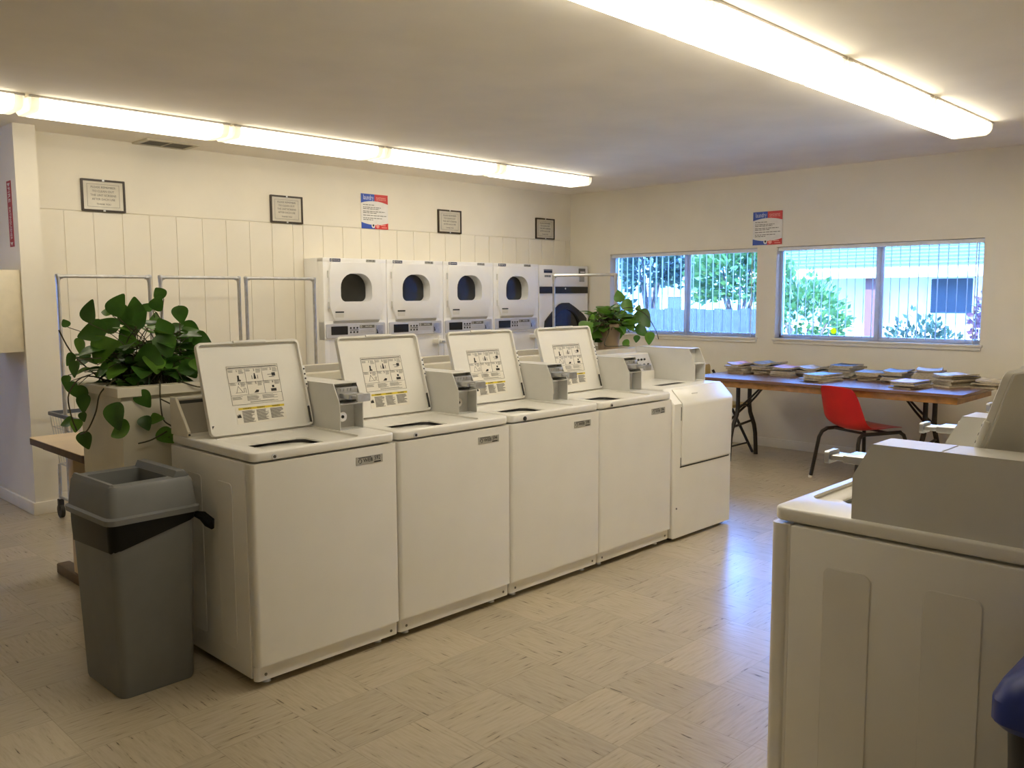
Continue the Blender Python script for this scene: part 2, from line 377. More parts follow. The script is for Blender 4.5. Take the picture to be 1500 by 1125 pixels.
# laundry posters
def poster(label, loc, rz):
    t = thing('wall_poster', label, 'poster', loc, rz, 'blue and red laundry posters')
    MB().box(-.15, 0, -.155, .15, .004, .155).build('sheet', 'pwhite', t, smooth=0)
    def band(x0, x1, z0, z1, top):
        s = MB(); n = 8
        up = []; lo = []
        for i in range(n + 1):
            x = x0 + (x1 - x0) * i / n; c = .022 * (1 - (x / .15) ** 2)
            if top: up.append((x, z1)); lo.append((x, z0 + c))
            else: up.append((x, z1 - c)); lo.append((x, z0))
        s.prism(up + lo[::-1], 'y', -.0008, 0); return s
    a = band(-.15, 0, .072, .155, True); a.build('blue_heading', 'pblue', t, smooth=0)
    a = band(0, .15, .072, .155, True); a.build('red_heading', 'pred', t, smooth=0)
    a = band(-.15, 0, -.155, -.098, False); a.build('blue_footer', 'pblue', t, smooth=0)
    a = band(0, .15, -.155, -.098, False); a.build('red_footer', 'pred', t, smooth=0)
    q = MB(); q.text('laundry', .062, -.068, .122, -.0012, sx=.62); q.build('heading_lettering', 'ppale', t, smooth=0)
    q = MB(); q.text('systems', .062, .072, .122, -.0012, sx=.56); q.build('heading_lettering', 'ppink', t, smooth=0)
    q = MB()
    rnd = random.Random(3)
    for z, x1 in ((.058, 0), (.036, .07), (.022, .05), (.000, .115), (-.014, .02), (-.036, .13), (-.060, .08), (-.075, -.02)):
        x = -.128
        while x < x1:
            l = rnd.uniform(.015, .04); q.rectY(x, z - .003, min(x + l, x1), z + .003, 0); x += l + .006
    q.build('lettering', 'inkg', t, smooth=0)
    q = MB(); q.prism(circ(-.018, -.128, .02, 20), 'y', -.0014, -.0007); q.build('emblem', 'pwhite', t, smooth=0)
    q = MB(); q.prism(circ(-.018, -.124, .010, 16), 'y', -.002, -.0013); q.build('emblem_centre', 'ink', t, smooth=0)
    q = MB(); q.prism(circ(.030, -.130, .018, 20), 'y', -.0014, -.0007); q.build('emblem', 'ppink', t, smooth=0)
    q = MB(); q.rectY(.065, -.124, .12, -.116, -.0008); q.rectY(.075, -.143, .135, -.136, -.0008); q.build('footer_lettering', 'ppink', t, smooth=0)
    return t
poster('blue and red laundry poster on left wall between framed notices', (3.318, YL - .0115, 2.22), 0)
poster('blue and red laundry poster on window wall between the windows', (XR - .006, 1.231, 2.072), -PI / 2)
# fire extinguisher sign on the hall side of the pillar
t = thing('fire_sign', 'tall narrow red sign on the hall face of left pillar', 'sign', (.2975, 3.605, 2.01), -PI / 2)
s = MB(); s.box(-.042, 0, -.215, .042, .0035, .215); s.build('plate', 'signred', t, smooth=0)
s = MB(); s.text('FIRE', .062, 0, .125, -.0006, rot=90, sx=.9); s.build('lettering', 'pwhite', t, smooth=0)
s = MB(); s.text('EXTINGUISHER', .05, 0, -.06, -.0006, rot=90, sx=.62); s.build('lettering', 'pwhite', t, smooth=0)
s = MB(); s.prism([(-.03, .20), (.03, .20), (0, .178)], 'y', -.0008, 0); s.build('arrow', 'pwhite', t, smooth=0)
s = MB(); s.prism([(-.03, -.185), (.03, -.185), (0, -.207)], 'y', -.0008, 0); s.build('arrow', 'pwhite', t, smooth=0)
# cabinet in the hall, hung on the pillar's hall face
t = thing('wall_cabinet', 'cream wall cabinet hanging at the far left beside the pillar', 'cabinet', (.30, 3.485, 1.10))
MB().box(-.62, 0, 0, -.001, .5, .54, .004).build('body', 'cardb', t)
MB().box(-.175, -.012, .0, -.16, 0, .16, .003).build('wood_strip', 'brown', t)
# ------------------------------------------------------------------ top-load coin washers
WW, PITCH = .662, .668
def coin_box(t, x0, x1, slide=True, y0=.19, ztop=1.09, zmid=1.005, zb=.893, yb=.635):
    dy = .045; th = .004
    prof = [(y0, zb), (y0, zmid), (y0 + dy, ztop), (yb, ztop), (yb, zb)]
    s = MB()
    s.prism(prof, 'x', x0, x0 + th); s.prism(prof, 'x', x1 - th, x1)
    s.box(x0, y0 + dy, ztop - th, x1, y0 + .205, ztop, .0015, 1); s.box(x0, y0 + .2075, ztop - th, x1, yb, ztop, .0015, 1); s.box(x0, y0 + .2, ztop - th, x1, y0 + .21, ztop - .003); s.box(x0 + th, yb - th, zb, x1 - th, yb, ztop - th)
    s.box(x0 + th, y0, zb, x1 - th, y0 + .05, zb + th); s.box(x0 + th, y0 + .001, zmid - .003, x1 - th, y0 + .06, zmid + .003, .001, 1)
    s.box(x0 + th, y0 + .065, zb, x1 - th, y0 + .07, zmid)
    s.box(x0 + th, y0 + .075, zmid, x1 - th, y0 + .08, ztop - th)
    c = s.build('coin_box', 'meter', t)
    xc = (x0 + x1) / 2
    if slide:
        s = MB()
        s.box(x0 + .008, y0 + .030, zmid + .012, x1 - .008, y0 + .072, zmid + .068, .004)
        s.box(x0 + .022, y0 - .035, zmid + .024, x1 - .018, y0 + .04, zmid + .044, .003)
        s.box(x0 + .034, y0 - .075, zmid + .026, x1 - .030, y0 - .03, zmid + .039, .003)
        s.prism(rrect(x0 + .032, zmid + .016, x1 - .026, zmid + .048, .006, 3), 'y', y0 - .087, y0 - .075)
        for i in range(4): s.box(x0 + .024 + i * .018, y0 + .027, zmid + .052, x0 + .034 + i * .018, y0 + .032, zmid + .064)
        s.build('coin_slide', 'steel', c)
        s = MB(); s.cyl((xc - .012, y0 + .066, zmid - .06), (xc - .012, y0 + .05, zmid - .06), .021, 18); s.build('cash_lock', 'chromed', c)
        s = MB(); s.cyl((xc - .012, y0 + .052, zmid - .06), (xc - .012, y0 + .0485, zmid - .06), .007, 10); s.build('keyhole', 'black', c, smooth=0)
    return c
def make_lid(t):
    lid = MB()
    o = rrect(0, 0, .47, .385, .022, 4); i = rrect(.009, .009, .461, .376, .016, 4)
    lid.prism(o, 'y', 0, .006, .002, 1); lid.prism(o, 'y', -.017, .001, .0015, 1, hole=i)
    lid.box(.16, -.024, .376, .31, -.012, .387, .003)
    L = lid.build('lid', 'white2', t, (.05, .392, .900), (-R(16.5), 0, 0))
    p = MB(); p.rectY(.118, .118, .355, .285, -.0002); p.build('instruction_label', 'paper', L, smooth=0)
    q = MB(); y = -.0011
    def ln(x0, z0, x1, z1, w=.0009):
        if abs(x1 - x0) > abs(z1 - z0): q.rectY(x0, z0 - w/2, x1, z0 + w/2, y)
        else: q.rectY(x0 - w/2, z0, x0 + w/2, z1, y)
    X0, X1, Z0, Z1 = .120, .353, .120, .283
    for z in (Z0, Z1, .271, .213, .160): ln(X0, z, X1, z)
    for x in (X0, X1): ln(x, Z0, x, Z1)
    for x in (.199, .276): ln(x, .160, x, .271)
    q.rectY(.124, .2745, .348, .2775, y)
    for k in range(6):
        cx, cz = .160 + .078 * (k % 3), .262 - .055 * (k // 3)
        q.text(str(k + 1), .014, cx + .002, cz, y)
    q.poly([(.157, y, .218), (.175, y, .218), (.175, y, .224), (.169, y, .226), (.169, y, .243), (.161, y, .243), (.160, y, .224)], [list(range(7))])
    q.poly([(.234, y, .224), (.246, y, .224), (.245, y, .232), (.242, y, .249), (.238, y, .249)], [list(range(5))])
    for a, b, c, d in ((.226, .224, .228, .24), (.252, .224, .254, .24), (.30, .238, .325, .240), (.305, .228, .33, .230), (.32, .232, .336, .246)): q.rectY(a, b, c, d, y)
    for a, b in (((.147, .170), (.158, .198)), ((.158, .198), (.175, .172)), ((.143, .170), (.182, .171)), ((.182, .171), (.182, .188)), ((.182, .188), (.190, .188)), ((.190, .188), (.190, .168))):
        q.tube([(a[0], y, a[1]), (b[0], y, b[1])], .0007, 4)
    q.poly([(.225, y, .166), (.245, y, .166), (.250, y, .176), (.238, y, .178)], [list(range(4))])
    for a, b, c, d in ((.305, .166, .33, .178), (.312, .182, .322, .192)): q.rectY(a, b, c, d, y)
    q.build('label_print', 'ink', L, smooth=0)
    rnd = random.Random(5)
    def para(x0, x1, z0, z1, st=.0036, nm='small_print', mt='inkl'):
        z = z1; g = MB()
        while z > z0: g.rectY(x0, z - .0012, x1 - rnd.uniform(0, (x1 - x0) * .3), z + .0006, y); z -= st
        g.build(nm, mt, L, smooth=0)
    for k in range(6):
        cx, cz = .160 + .078 * (k % 3), .262 - .055 * (k // 3)
        para(cx - .036, cx - .010, cz - .006, cz + .004); para(cx + .010, cx + .034, cz - .012, cz + .004)
    para(.124, .17, .140, .154); para(.19, .25, .134, .154); para(.26, .33, .138, .154); para(.20, .345, .123, .130)
    p = MB(); p.rectY(.128, .040, .355, .108, -.0002); p.build('warning_label', 'paper', L, smooth=0)
    p = MB(); p.rectY(.142, .098, .352, .107, y); p.build('yellow_warning_bar', 'yellow', L, smooth=0)
    y2 = -.0018
    for x in (.152, .215, .285):
        q = MB(); q.text('WARNING', .0085, x + .028, .1025, y2, sx=.9); q.build('warning_lettering', 'ink', L, smooth=0)
    q = MB()
    q.poly([(.131, y, .066), (.150, y, .066), (.149, y, .072), (.146, y, .084), (.143, y, .076), (.140, y, .083), (.136, y, .075), (.132, y, .08)], [list(range(8))])
    q.build('warning_symbol', 'ink', L, smooth=0)
    for a in ((.156, .212, .046, .093), (.220, .276, .048, .093), (.284, .345, .050, .093)): para(*a, nm='warning_small_print', mt='inkg')
    s = MB(); s.box(.460, -.0195, .165, .476, -.004, .262, .004)
    st = s.build('strike_bracket', 'white2', L)
    s = MB()
    for z in (.180, .205, .225, .248): s.cyl((.468, -.021, z), (.468, -.019, z), .004, 10)
    s.build('bracket_holes', 'black', st, smooth=0)
    s = MB(); s.box(.456, -.0185, .012, .4635, -.010, .085, .002); s.build('hinge_strip', 'dark', L)
    s = MB(); s.prism([(.010, .045), (.026, .045), (.014, .028)], 'y', -.0022, -.0002); s.build('hinge_tab', 'dark', L, smooth=0)
    return L
def make_washer(name, label, group):
    t = thing(name, label, 'washing machine', (0,0,0), 0, group)
    s = MB(); s.box(0, .034, .030, WW, .642, .852, .006)
    for a, b in ((.13, .25), (.375, .505)):
        for x, d in ((0, -1), (WW, 1)):
            s.prism(rrect(a, .12, b, .762, .02, 4), 'x', x - .0022 if d < 0 else x, x if d < 0 else x + .0022, .0018, 1)
    s.build('cabinet', 'white', t)
    s = MB(); s.prism(rrect(0, -.02, WW, .032, .016, 4), 'z', .090, .852); s.box(.004, .012, .095, WW - .004, .034, .85); s.build('front_panel', 'white', t)
    s = MB(); s.prism(rrect(0, -.004, WW, .032, .016, 4), 'z', .030, .085); s.box(.004, .004, .08, WW - .004, .03, .09); s.build('toe_panel', 'white', t)
    for x in (.038, WW - .038):
        s = MB(); s.cyl((x, -.0055, .052), (x, -.0035, .052), .006, 10); s.build('screw', 'inkg', t)
    for x in (.07, WW - .07):
        for y in (.05, .59):
            s = MB(); s.cyl((x, y, 0), (x, y, .024), .018, 12, .012); s.build('leveling_foot', 'steel', t)
    # top cover with lid opening, dished ring and tub
    s = MB()
    s.prism(rrect(.004, -.018, WW - .004, .648, .03, 7), 'z', .859, .8955, .008, 3, hole=rrect(.058, .010, .512, .385, .045, 7))
    s.build('top_cover', 'white', t)
    s = MB(); n = 32
    op = rrect(.058, .010, .512, .385, .045, 7); ci = circ(.285, .205, .15, n)
    tt = bmesh.new()
    rings = []
    op2 = [(.285 + (p - .285) * .985, .1975 + (q - .1975) * .985) for p, q in op]
    for pl, z in ((op, .8876), (op2, .885)): rings.append([tt.verts.new((p, q, z)) for p, q in pl])
    an = [math.atan2((q - .1975) / .1875, (p - .285) / .227) for p, q in op]
    rnd_ = [(.275 + .165 * math.cos(u), .172 + .157 * math.sin(u)) for u in an]
    mid = [(a[0] * .25 + c[0] * .75, a[1] * .25 + c[1] * .75) for a, c in zip(op, rnd_)]
    for pl, z in ((mid, .878), (rnd_, .872), (rnd_, .866)): rings.append([tt.verts.new((p, q, z)) for p, q in pl])
    for a, b in zip(rings, rings[1:]):
        for i in range(len(a)): tt.faces.new((a[i], a[(i+1) % len(a)], b[(i+1) % len(a)], b[i]))
    s.add(tt); s.build('tub_ring', 'white2', t)
    s = MB(); s.lathe([(.170, .866), (.171, .862), (.171, .45), (.0005, .45)], (0, 0, 0), 32, Matrix.Translation((.275, .172, 0)) @ Matrix.Diagonal((1, .94, 1, 1))); s.build('tub', 'tubm', t)
    s = MB(); s.lathe([(.03, .45), (.035, .60), (.02, .70), (.0005, .705)], (.275, .160, 0), 20); s.build('agitator', 'white2', t)
    s = MB(); s.cyl((.095, -.021, .872), (.095, -.014, .872), .011, 16); lk = s.build('service_lock', 'chrome', t)
    s = MB(); s.cyl((.095, -.0225, .872), (.095, -.0205, .872), .006, 12); s.build('keyhole', 'dark', lk, smooth=0)
    # console along the back edge
    pr = [(.490, .8955), (.484, .918), (.592, 1.050), (.640, 1.050), (.640, .8955)]
    s = MB(); s.prism([(p + .012, q - .008) for p, q in pr[:3]] + [(.636, 1.042), (.636, .896)], 'x', .016, .522)
    cs = s.build('console', 'white2', t)
    s = MB(); s.prism(pr, 'x', .004, .016, .002, 1); s.build('console_end_cap', 'cream', cs)
    s = MB(); s.cyl((.010, .492, .908), (.010, .482, .906), .004, 8); s.build('screw', 'dark', cs)
    s = MB(); s.poly([(.02, .4952, .9105), (.52, .4952, .9105), (.52, .601, 1.0395), (.02, .601, 1.0395)], [(0, 1, 2, 3)]); s.build('control_panel', 'consol', cs, smooth=0)
    s = MB(); s.poly([(.02, .586, 1.0225), (.52, .586, 1.0225), (.52, .596, 1.0345), (.02, .596, 1.0345)], [(0, 1, 2, 3)]); s.build('black_trim', 'black', cs, smooth=0)
    coin_box(t, .527, .648)
    make_lid(t)
    return t
def number_plate(t, txt, x0=.455, z0=.785, y=-.0205, w=.131, h=.033, name='number_plate'):
    s = MB(); s.box(x0, y - .0015, z0, x0 + w, y + .002, z0 + h, .0008, 1); p = s.build(name, 'plate', t)
    q = MB(); yy = y - .0018; k = h / .033
    q.text('WEB', .021 * k, x0 + w * .44, z0 + h * .48, yy, sx=1.05); q.text(txt, .024 * k, x0 + w * .79, z0 + h * .62, yy, sx=.85)
    q.rectY(x0 + w * .66, z0 + h * .10, x0 + w * .92, z0 + h * .24, yy); q.tube([(x0 + w * (.14 + .06 * math.cos(a)), yy, z0 + h * (.45 + .25 * math.sin(a))) for a in [k_ * PI / 8 for k_ in range(-5, 10)]], .0012 * k, 5)
    q.rectY(x0 + w * .08, z0 + h * .82, x0 + w * .55, z0 + h * .90, yy)
    q.build('plate_lettering', 'ink', p, smooth=0)
w0 = make_washer('washing_machine', 'white top-load coin washer numbered 592, nearest beside the grey bin', 'top-load washers in the long row')
row = [w0]
for i, l in enumerate(('second white coin washer in the row, numbered 594, lid open', 'third white coin washer in the row, with black hole in its rim', 'fourth white coin washer in the row, beside the slope-fronted machine')):
    row.append(dup(w0, (PITCH * (i + 1), 0, 0), 0, l))
rw = []
for i, l in enumerate(('nearest washer in the right foreground, its blank side facing us', 'second washer of the right row, behind the nearest coin box', 'third washer of the right row, mostly hidden, coin slide showing')):
    c = dup(w0, (.568 + WW + PITCH * i, -1.773, 0), PI, l); c['group'] = 'washers across the aisle'; rw.append(c)
for t, n in zip(row, ('592', '594', '598', '596')): number_plate(t, n)
for ch in row[2].children:      # this one has lost its lock: an open black hole
    if ch.name.startswith('service_lock'):
        ch.data = ch.data.copy(); ch.data.materials[0] = M['black']
# small brass screws standing out of two coin boxes
for t in (row[0], row[1], rw[0]):
    s = MB(); s.cyl((.56, .60, 1.088), (.56, .60, 1.100), .006, 10); s.build('brass_screw', 'brass', t)

# ------------------------------------------------------------------ slope-fronted machine ending the row
t = thing('front_load_washer', 'white slope-fronted coin washer at the far end of the row', 'washing machine', (4 * PITCH + .004, 0, 0))
NW = .650
s = MB(); pr = [(-.022, .022), (-.022, .82), (.062, .905), (.645, .905), (.645, .022)]
s.prism(pr, 'x', 0, NW, .012, 3); s.build('cabinet', 'white', t)
s = MB(); s.prism([(-.026, .455), (-.032, .80), (-.028, .822), (.045, .897), (.052, .897), (-.01, .82), (-.018, .455)], 'x', .082, NW - .012, .003, 2); d = s.build('door', 'white', t)
s = MB(); s.prism(rrect(.24, .862, .30, .868, .002, 2), 'y', .010, .0135); s.build('badge', 'meter', d)
s = MB(); s.box(.072, -.0235, .44, NW - .03, -.0212, .447); s.box(.0765, -.0235, .44, .081, -.0212, .50); s.box(.0765, -.0235, .72, .081, -.0212, .80); s.build('door_gap', 'ink', t, smooth=0)
s = MB(); s.cyl((.04, -.025, .20), (.04, -.0215, .20), .006, 10); s.build('screw', 'inkg', t)
for x in (.06, NW - .06):
    for y in (.04, .58):
        s = MB(); s.cyl((x, y, 0), (x, y, .024), .018, 12); s.build('leveling_foot', 'dark', t)
s = MB(); s.prism(rrect(.14, .16, .42, .235, .012, 3), 'z', .9035, .9062, hole=rrect(.147, .167, .413, .228, .008, 3)); s.build('drawer_rim', 'white2', t)
s = MB(); s.prism(rrect(.147, .167, .413, .228, .008, 3), 'z', .900, .9055); s.build('detergent_slot', 'dark', t)
s = MB(); s.prism([(.475, .905), (.475, .955), (.530, 1.075), (.64, 1.075), (.64, .905)], 'x', .004, .512, .004, 2); cs = s.build('console', 'white2', t)
s = MB(); s.poly([(.02, .4755, .9625), (.505, .4755, .9625), (.505, .5245, 1.0695), (.02, .5245, 1.0695)], [(0, 1, 2, 3)]); s.build('control_panel', 'bezel', cs, smooth=0)
s = MB()
for i in range(5): s.cyl((.30 + .034 * i, .505, 1.035), (.30 + .034 * i, .499, 1.038), .007, 10)
for i in range(3): s.cyl((.37 + .045 * i, .492, 1.00), (.37 + .045 * i, .486, 1.003), .009, 10)
s.build('buttons', 'ink', cs)
coin_box(t, .522, .645, slide=False, y0=.175, ztop=1.112, zmid=1.016, zb=.9055)

# ------------------------------------------------------------------ dryers built into the left wall
DY, DW = 3.380, .658
def make_dryer(label):
    t = thing('stacked_dryer', label, 'dryer', (2.560, DY, 0), 0, 'stacked coin dryers in the left wall')
    D = YL - DY - .008
    s = MB(); s.box(.002, .085, .0, DW - .002, D, 1.778, .003)
    for z0, z1 in ((.0, .06), (.555, .60), (1.085, 1.245), (1.742, 1.778)): s.box(.002, 0, z0, DW - .002, .09, z1, .004)
    for x0, x1 in ((.002, .047), (DW - .06, DW - .002)): s.box(x0, .001, .01, x1, .09, 1.77, .004)
    s.box(.04, .012, .60, DW - .05, .09, 1.086); 
    s.build('cabinet', 'dwhite', t)
    for zb, nm in ((1.250, 'door'), (.070, 'door')):
        s = MB(); h = .488
        out = [(.050, zb + .115), (.050, zb + h - .02), (.070, zb + h), (.580, zb + h), (.598, zb + h - .02), (.598, zb + .115), (.555, zb), (.095, zb)]
        # ring with arch hole: sample the outer outline at the angles of the hole points
        cx, cz = .320, zb + .275
        hole = []
        for p, q in rrect(.160, zb + .160, .484, zb + .395, .055, 6):
            hole.append((p, q))
        hole = []
        for cc, a0, rx in (((.355, zb + .280), 0, .129), ((.289, zb + .280), 90, .129)):
            for i in range(7):
                a = R(a0 + 90 * i / 6); hole.append((cc[0] + rx * math.cos(a), cc[1] + .120 * math.sin(a)))
        for cc, a0 in (((.210, zb + .210), 180), ((.434, zb + .210), 270)):
            for i in range(7):
                a = R(a0 + 90 * i / 6); hole.append((cc[0] + .05 * math.cos(a), cc[1] + .05 * math.sin(a)))
        def hit(p):
            dx, dz = p[0] - cx, p[1] - cz; best = None
            for (ax, az), (bx, bz) in zip(out, out[1:] + out[:1]):
                ex, ez = bx - ax, bz - az; den = dx * ez - dz * ex
                if abs(den) < 1e-9: continue
                u = ((ax - cx) * ez - (az - cz) * ex) / den; v = ((ax - cx) * dz - (az - cz) * dx) / den
                if u > 0 and -1e-6 <= v <= 1 + 1e-6 and (best is None or u < best): best = u
            return (cx + dx * best, cz + dz * best)
        oo = [hit(p) for p in hole]
        for ccn in ((.555, zb), (.095, zb), (.070, zb + h), (.580, zb + h), (.598, zb + .115), (.050, zb + .115)):   # snap nearest sample to each corner
            k = min(range(len(oo)), key=lambda i: (oo[i][0] - ccn[0])**2 + (oo[i][1] - ccn[1])**2); oo[k] = ccn
        s.prism(oo, 'y', -.020, .008, .004, 2, hole=hole)
        s.prism([(cx + (p - cx) * 1.06, cz + (q - cz) * 1.06) for p, q in hole], 'y', .004, .085, hole=hole)
        keep = out; out = [(.03, zb - .03), (.03, zb + .50), (.615, zb + .50), (.615, zb - .03)]
        fo = [hit(p) for p in hole]
        for ccn in out:
            k = min(range(len(fo)), key=lambda i: (fo[i][0] - ccn[0])**2 + (fo[i][1] - ccn[1])**2); fo[k] = ccn
        fs = MB(); fs.prism(fo, 'y', .0025, .02, hole=[(cx + (p - cx) * 1.07, cz + (q - cz) * 1.07) for p, q in hole]); fs.build('fascia', 'dwhite', t); out = keep
        d = s.build(nm, 'dwhite', t)
        s = MB(); s.prism([(cx + (p - cx) * 1.02, cz + (q - cz) * 1.02) for p, q in hole], 'y', .078, .084); s.build('door_window', 'dglass', d, smooth=0)
        s = MB(); s.box(.100, -.0235, zb + .066, .185, -.019, zb + .078, .001, 1); s.build('handle_slot', 'black', d, smooth=0)
        s = MB(); s.prism([(-.020, zb + .026), (-.024, zb + .060), (-.020, zb + .064)], 'x', .102, .183); s.build('handle_lip', 'white2', d)
        s = MB(); s.prism([(-.0195, zb - .001), (.002, zb - .026), (.004, zb - .026), (.004, zb - .001)], 'x', .09, .56); s.build('door_lip', 'meter', d)
    for z in (1.64, 1.38):
        s = MB(); s.box(.040, -.012, z - .03, .051, 0, z + .03, .002, 1); s.build('hinge', 'meter', t)
    s = MB(); s.prism(rrect(.012, 1.104, DW - .030, 1.224, .012, 3), 'y', -.010, .004, .003, 1); p = s.build('control_panel', 'bezel', t)
    s = MB(); s.box(.060, -.0125, 1.130, .228, -.009, 1.202, .001, 1); s.build('display', 'disp', p, smooth=0)
    s = MB()
    for x in (.258, .292, .326):
        for z in (1.148, 1.184): s.cyl((x, -.0125, z), (x, -.009, z), .009, 10)
    s.box(.248, -.0115, 1.164, .338, -.009, 1.169); s.build('buttons', 'ink', p)
    s = MB(); s.box(.352, -.0115, 1.180, .508, -.009, 1.206); b = s.build('panel_badge', 'inkg', p, smooth=0)
    s = MB(); s.text('MAYTAG', .017, .445, 1.193, -.0118); s.tube([(.366 + .008 * math.cos(a), -.0118, 1.193 + .008 * math.sin(a)) for a in [k * PI / 6 for k in range(12)]], .0018, 5, True); s.build('badge_lettering', 'pwhite', b, smooth=0)
    s = MB(); s.box(.36, -.0112, 1.146, .50, -.009, 1.148); s.box(.36, -.0112, 1.160, .49, -.009, 1.162); s.build('panel_print', 'inkl', p, smooth=0)
    s = MB(); s.box(.522, -.014, 1.118, .596, -.009, 1.204, .002, 1); cn = s.build('coin_plate', 'steel', p)
    s = MB(); s.prism([(.530, 1.13), (.545, 1.13), (.538, 1.155), (.532, 1.168), (.527, 1.16), (.533, 1.15)], 'y', -.0155, -.0138); s.build('coin_slot', 'black', cn, smooth=0)
    s = MB(); s.box(.53, -.075, 1.010, .632, .01, 1.052, .004); s.box(.545, -.095, 1.02, .615, -.07, 1.044, .003); cb = s.build('coin_slide', 'white2', t)
    s = MB(); s.box(.555, -.0975, 1.024, .590, -.0945, 1.040, .001, 1); s.build('slide_face', 'steel', cb)
    s = MB(); s.box(.070, -.003, 1.7465, .176, .001, 1.7725, .001, 1); b = s.build('maker_badge', 'bluebadge', t, smooth=0)
    s = MB(); s.text('MAYTAG', .016, .135, 1.759, -.0035); s.tube([(.086 + .009 * math.cos(a), -.0035, 1.7595 + .009 * math.sin(a)) for a in [k * PI / 6 for k in range(12)]], .002, 5, True); s.text('M', .010, .086, 1.7595, -.0035); s.build('badge_lettering', 'pwhite', b, smooth=0)
    return t
d0 = make_dryer('leftmost stacked dryer in the wall, its whole grey-white side showing')
drs = [d0] + [dup(d0, (2.560 + .661 * i, DY, 0), 0, l) for i, l in ((1, 'second stacked dryer from the left, next to the leftmost one'), (2, 'third stacked dryer from the left'), (3, 'rightmost stacked dryer, beside the big single dryer'))]
for t, n in zip(drs, ('581', '582', '583', '584')): number_plate(t, n, x0=.440, z0=1.749, y=-.001, w=.10, h=.0225)
# big single dryer
t = thing('tumble_dryer', 'big single dryer with black hexagonal door ring in the corner', 'dryer', (5.212, DY, 0))
BW = .80; D = YL - DY - .008
s = MB(); s.box(.002, .06, 0, BW, D, 1.772, .003); s.box(.002, 0, 0, BW, .07, .42, .004); s.box(.002, 0, 1.545, BW, .07, 1.772, .004); s.box(.002, 0, .40, .03, .07, 1.56, .003); s.box(BW - .03, 0, .4, BW, .07, 1.56, .003); s.build('cabinet', 'dwhite', t)
s = MB(); s.box(.006, -.006, 1.474, BW - .004, .06, 1.545, .003); st = s.build('black_band', 'black', t)
s = MB(); s.cyl((.412, -.010, 1.525), (.412, -.005, 1.525), .010, 12); s.build('pilot_light', 'pwhite', st)
hx = [(.075, .60), (.075, 1.175), (.285, 1.345), (.335, 1.372), (.47, 1.372), (.52, 1.345), (.760, 1.215), (.760, .60), (.66, .48), (.18, .48)]
s = MB(); s.prism([(.03, .42), (.77, .42), (.77, 1.474), (.03, 1.474)], 'y', .004, .06); s.build('door', 'dwhite', t)
cx, cz = .410, .99
N_ = 40; ho = [(cx + .27 * math.cos(2*PI*i/N_), cz + .315 * math.sin(2*PI*i/N_)) for i in range(N_)]
def hit2(p):
    dx, dz = p[0] - cx, p[1] - cz; best = 9
    for (ax, az), (bx, bz) in zip(hx, hx[1:] + hx[:1]):
        ex, ez = bx - ax, bz - az; den = dx * ez - dz * ex
        if abs(den) < 1e-9: continue
        u = ((ax - cx) * ez - (az - cz) * ex) / den; v = ((ax - cx) * dz - (az - cz) * dx) / den
        if u > 0 and -1e-6 <= v <= 1 + 1e-6: best = min(best, u)
    return (cx + dx * best, cz + dz * best)
s = MB(); s.prism([hit2(p) for p in ho], 'y', -.022, .004, .006, 2, hole=ho); s.build('door_ring', 'black', t)
s = MB(); s.prism(ho, 'y', .002, .012); s.build('door_window', 'dglass', t, smooth=0)
s = MB(); s.box(.075, -.003, 1.690, .205, .001, 1.718); s.prism([(.06, 1.722), (.205, 1.722), (.205, 1.728), (.08, 1.728)], 'y', -.003, .001); b = s.build('maker_badge', 'bluebadge', t, smooth=0)
number_plate(t, '585', x0=.085, z0=1.645, y=-.001, w=.10, h=.0225)
s = MB(); s.box(.640, -.012, 1.660, .745, .001, 1.745, .003); m = s.build('coin_meter', 'inkg', t)
s = MB(); s.box(.655, -.0145, 1.698, .730, -.0115, 1.712); s.build('coin_plate', 'pwhite', m, smooth=0)
s = MB(); s.box(.655, -.006, 1.60, .735, .001, 1.655, .002); s.build('meter_plate', 'plate', t)
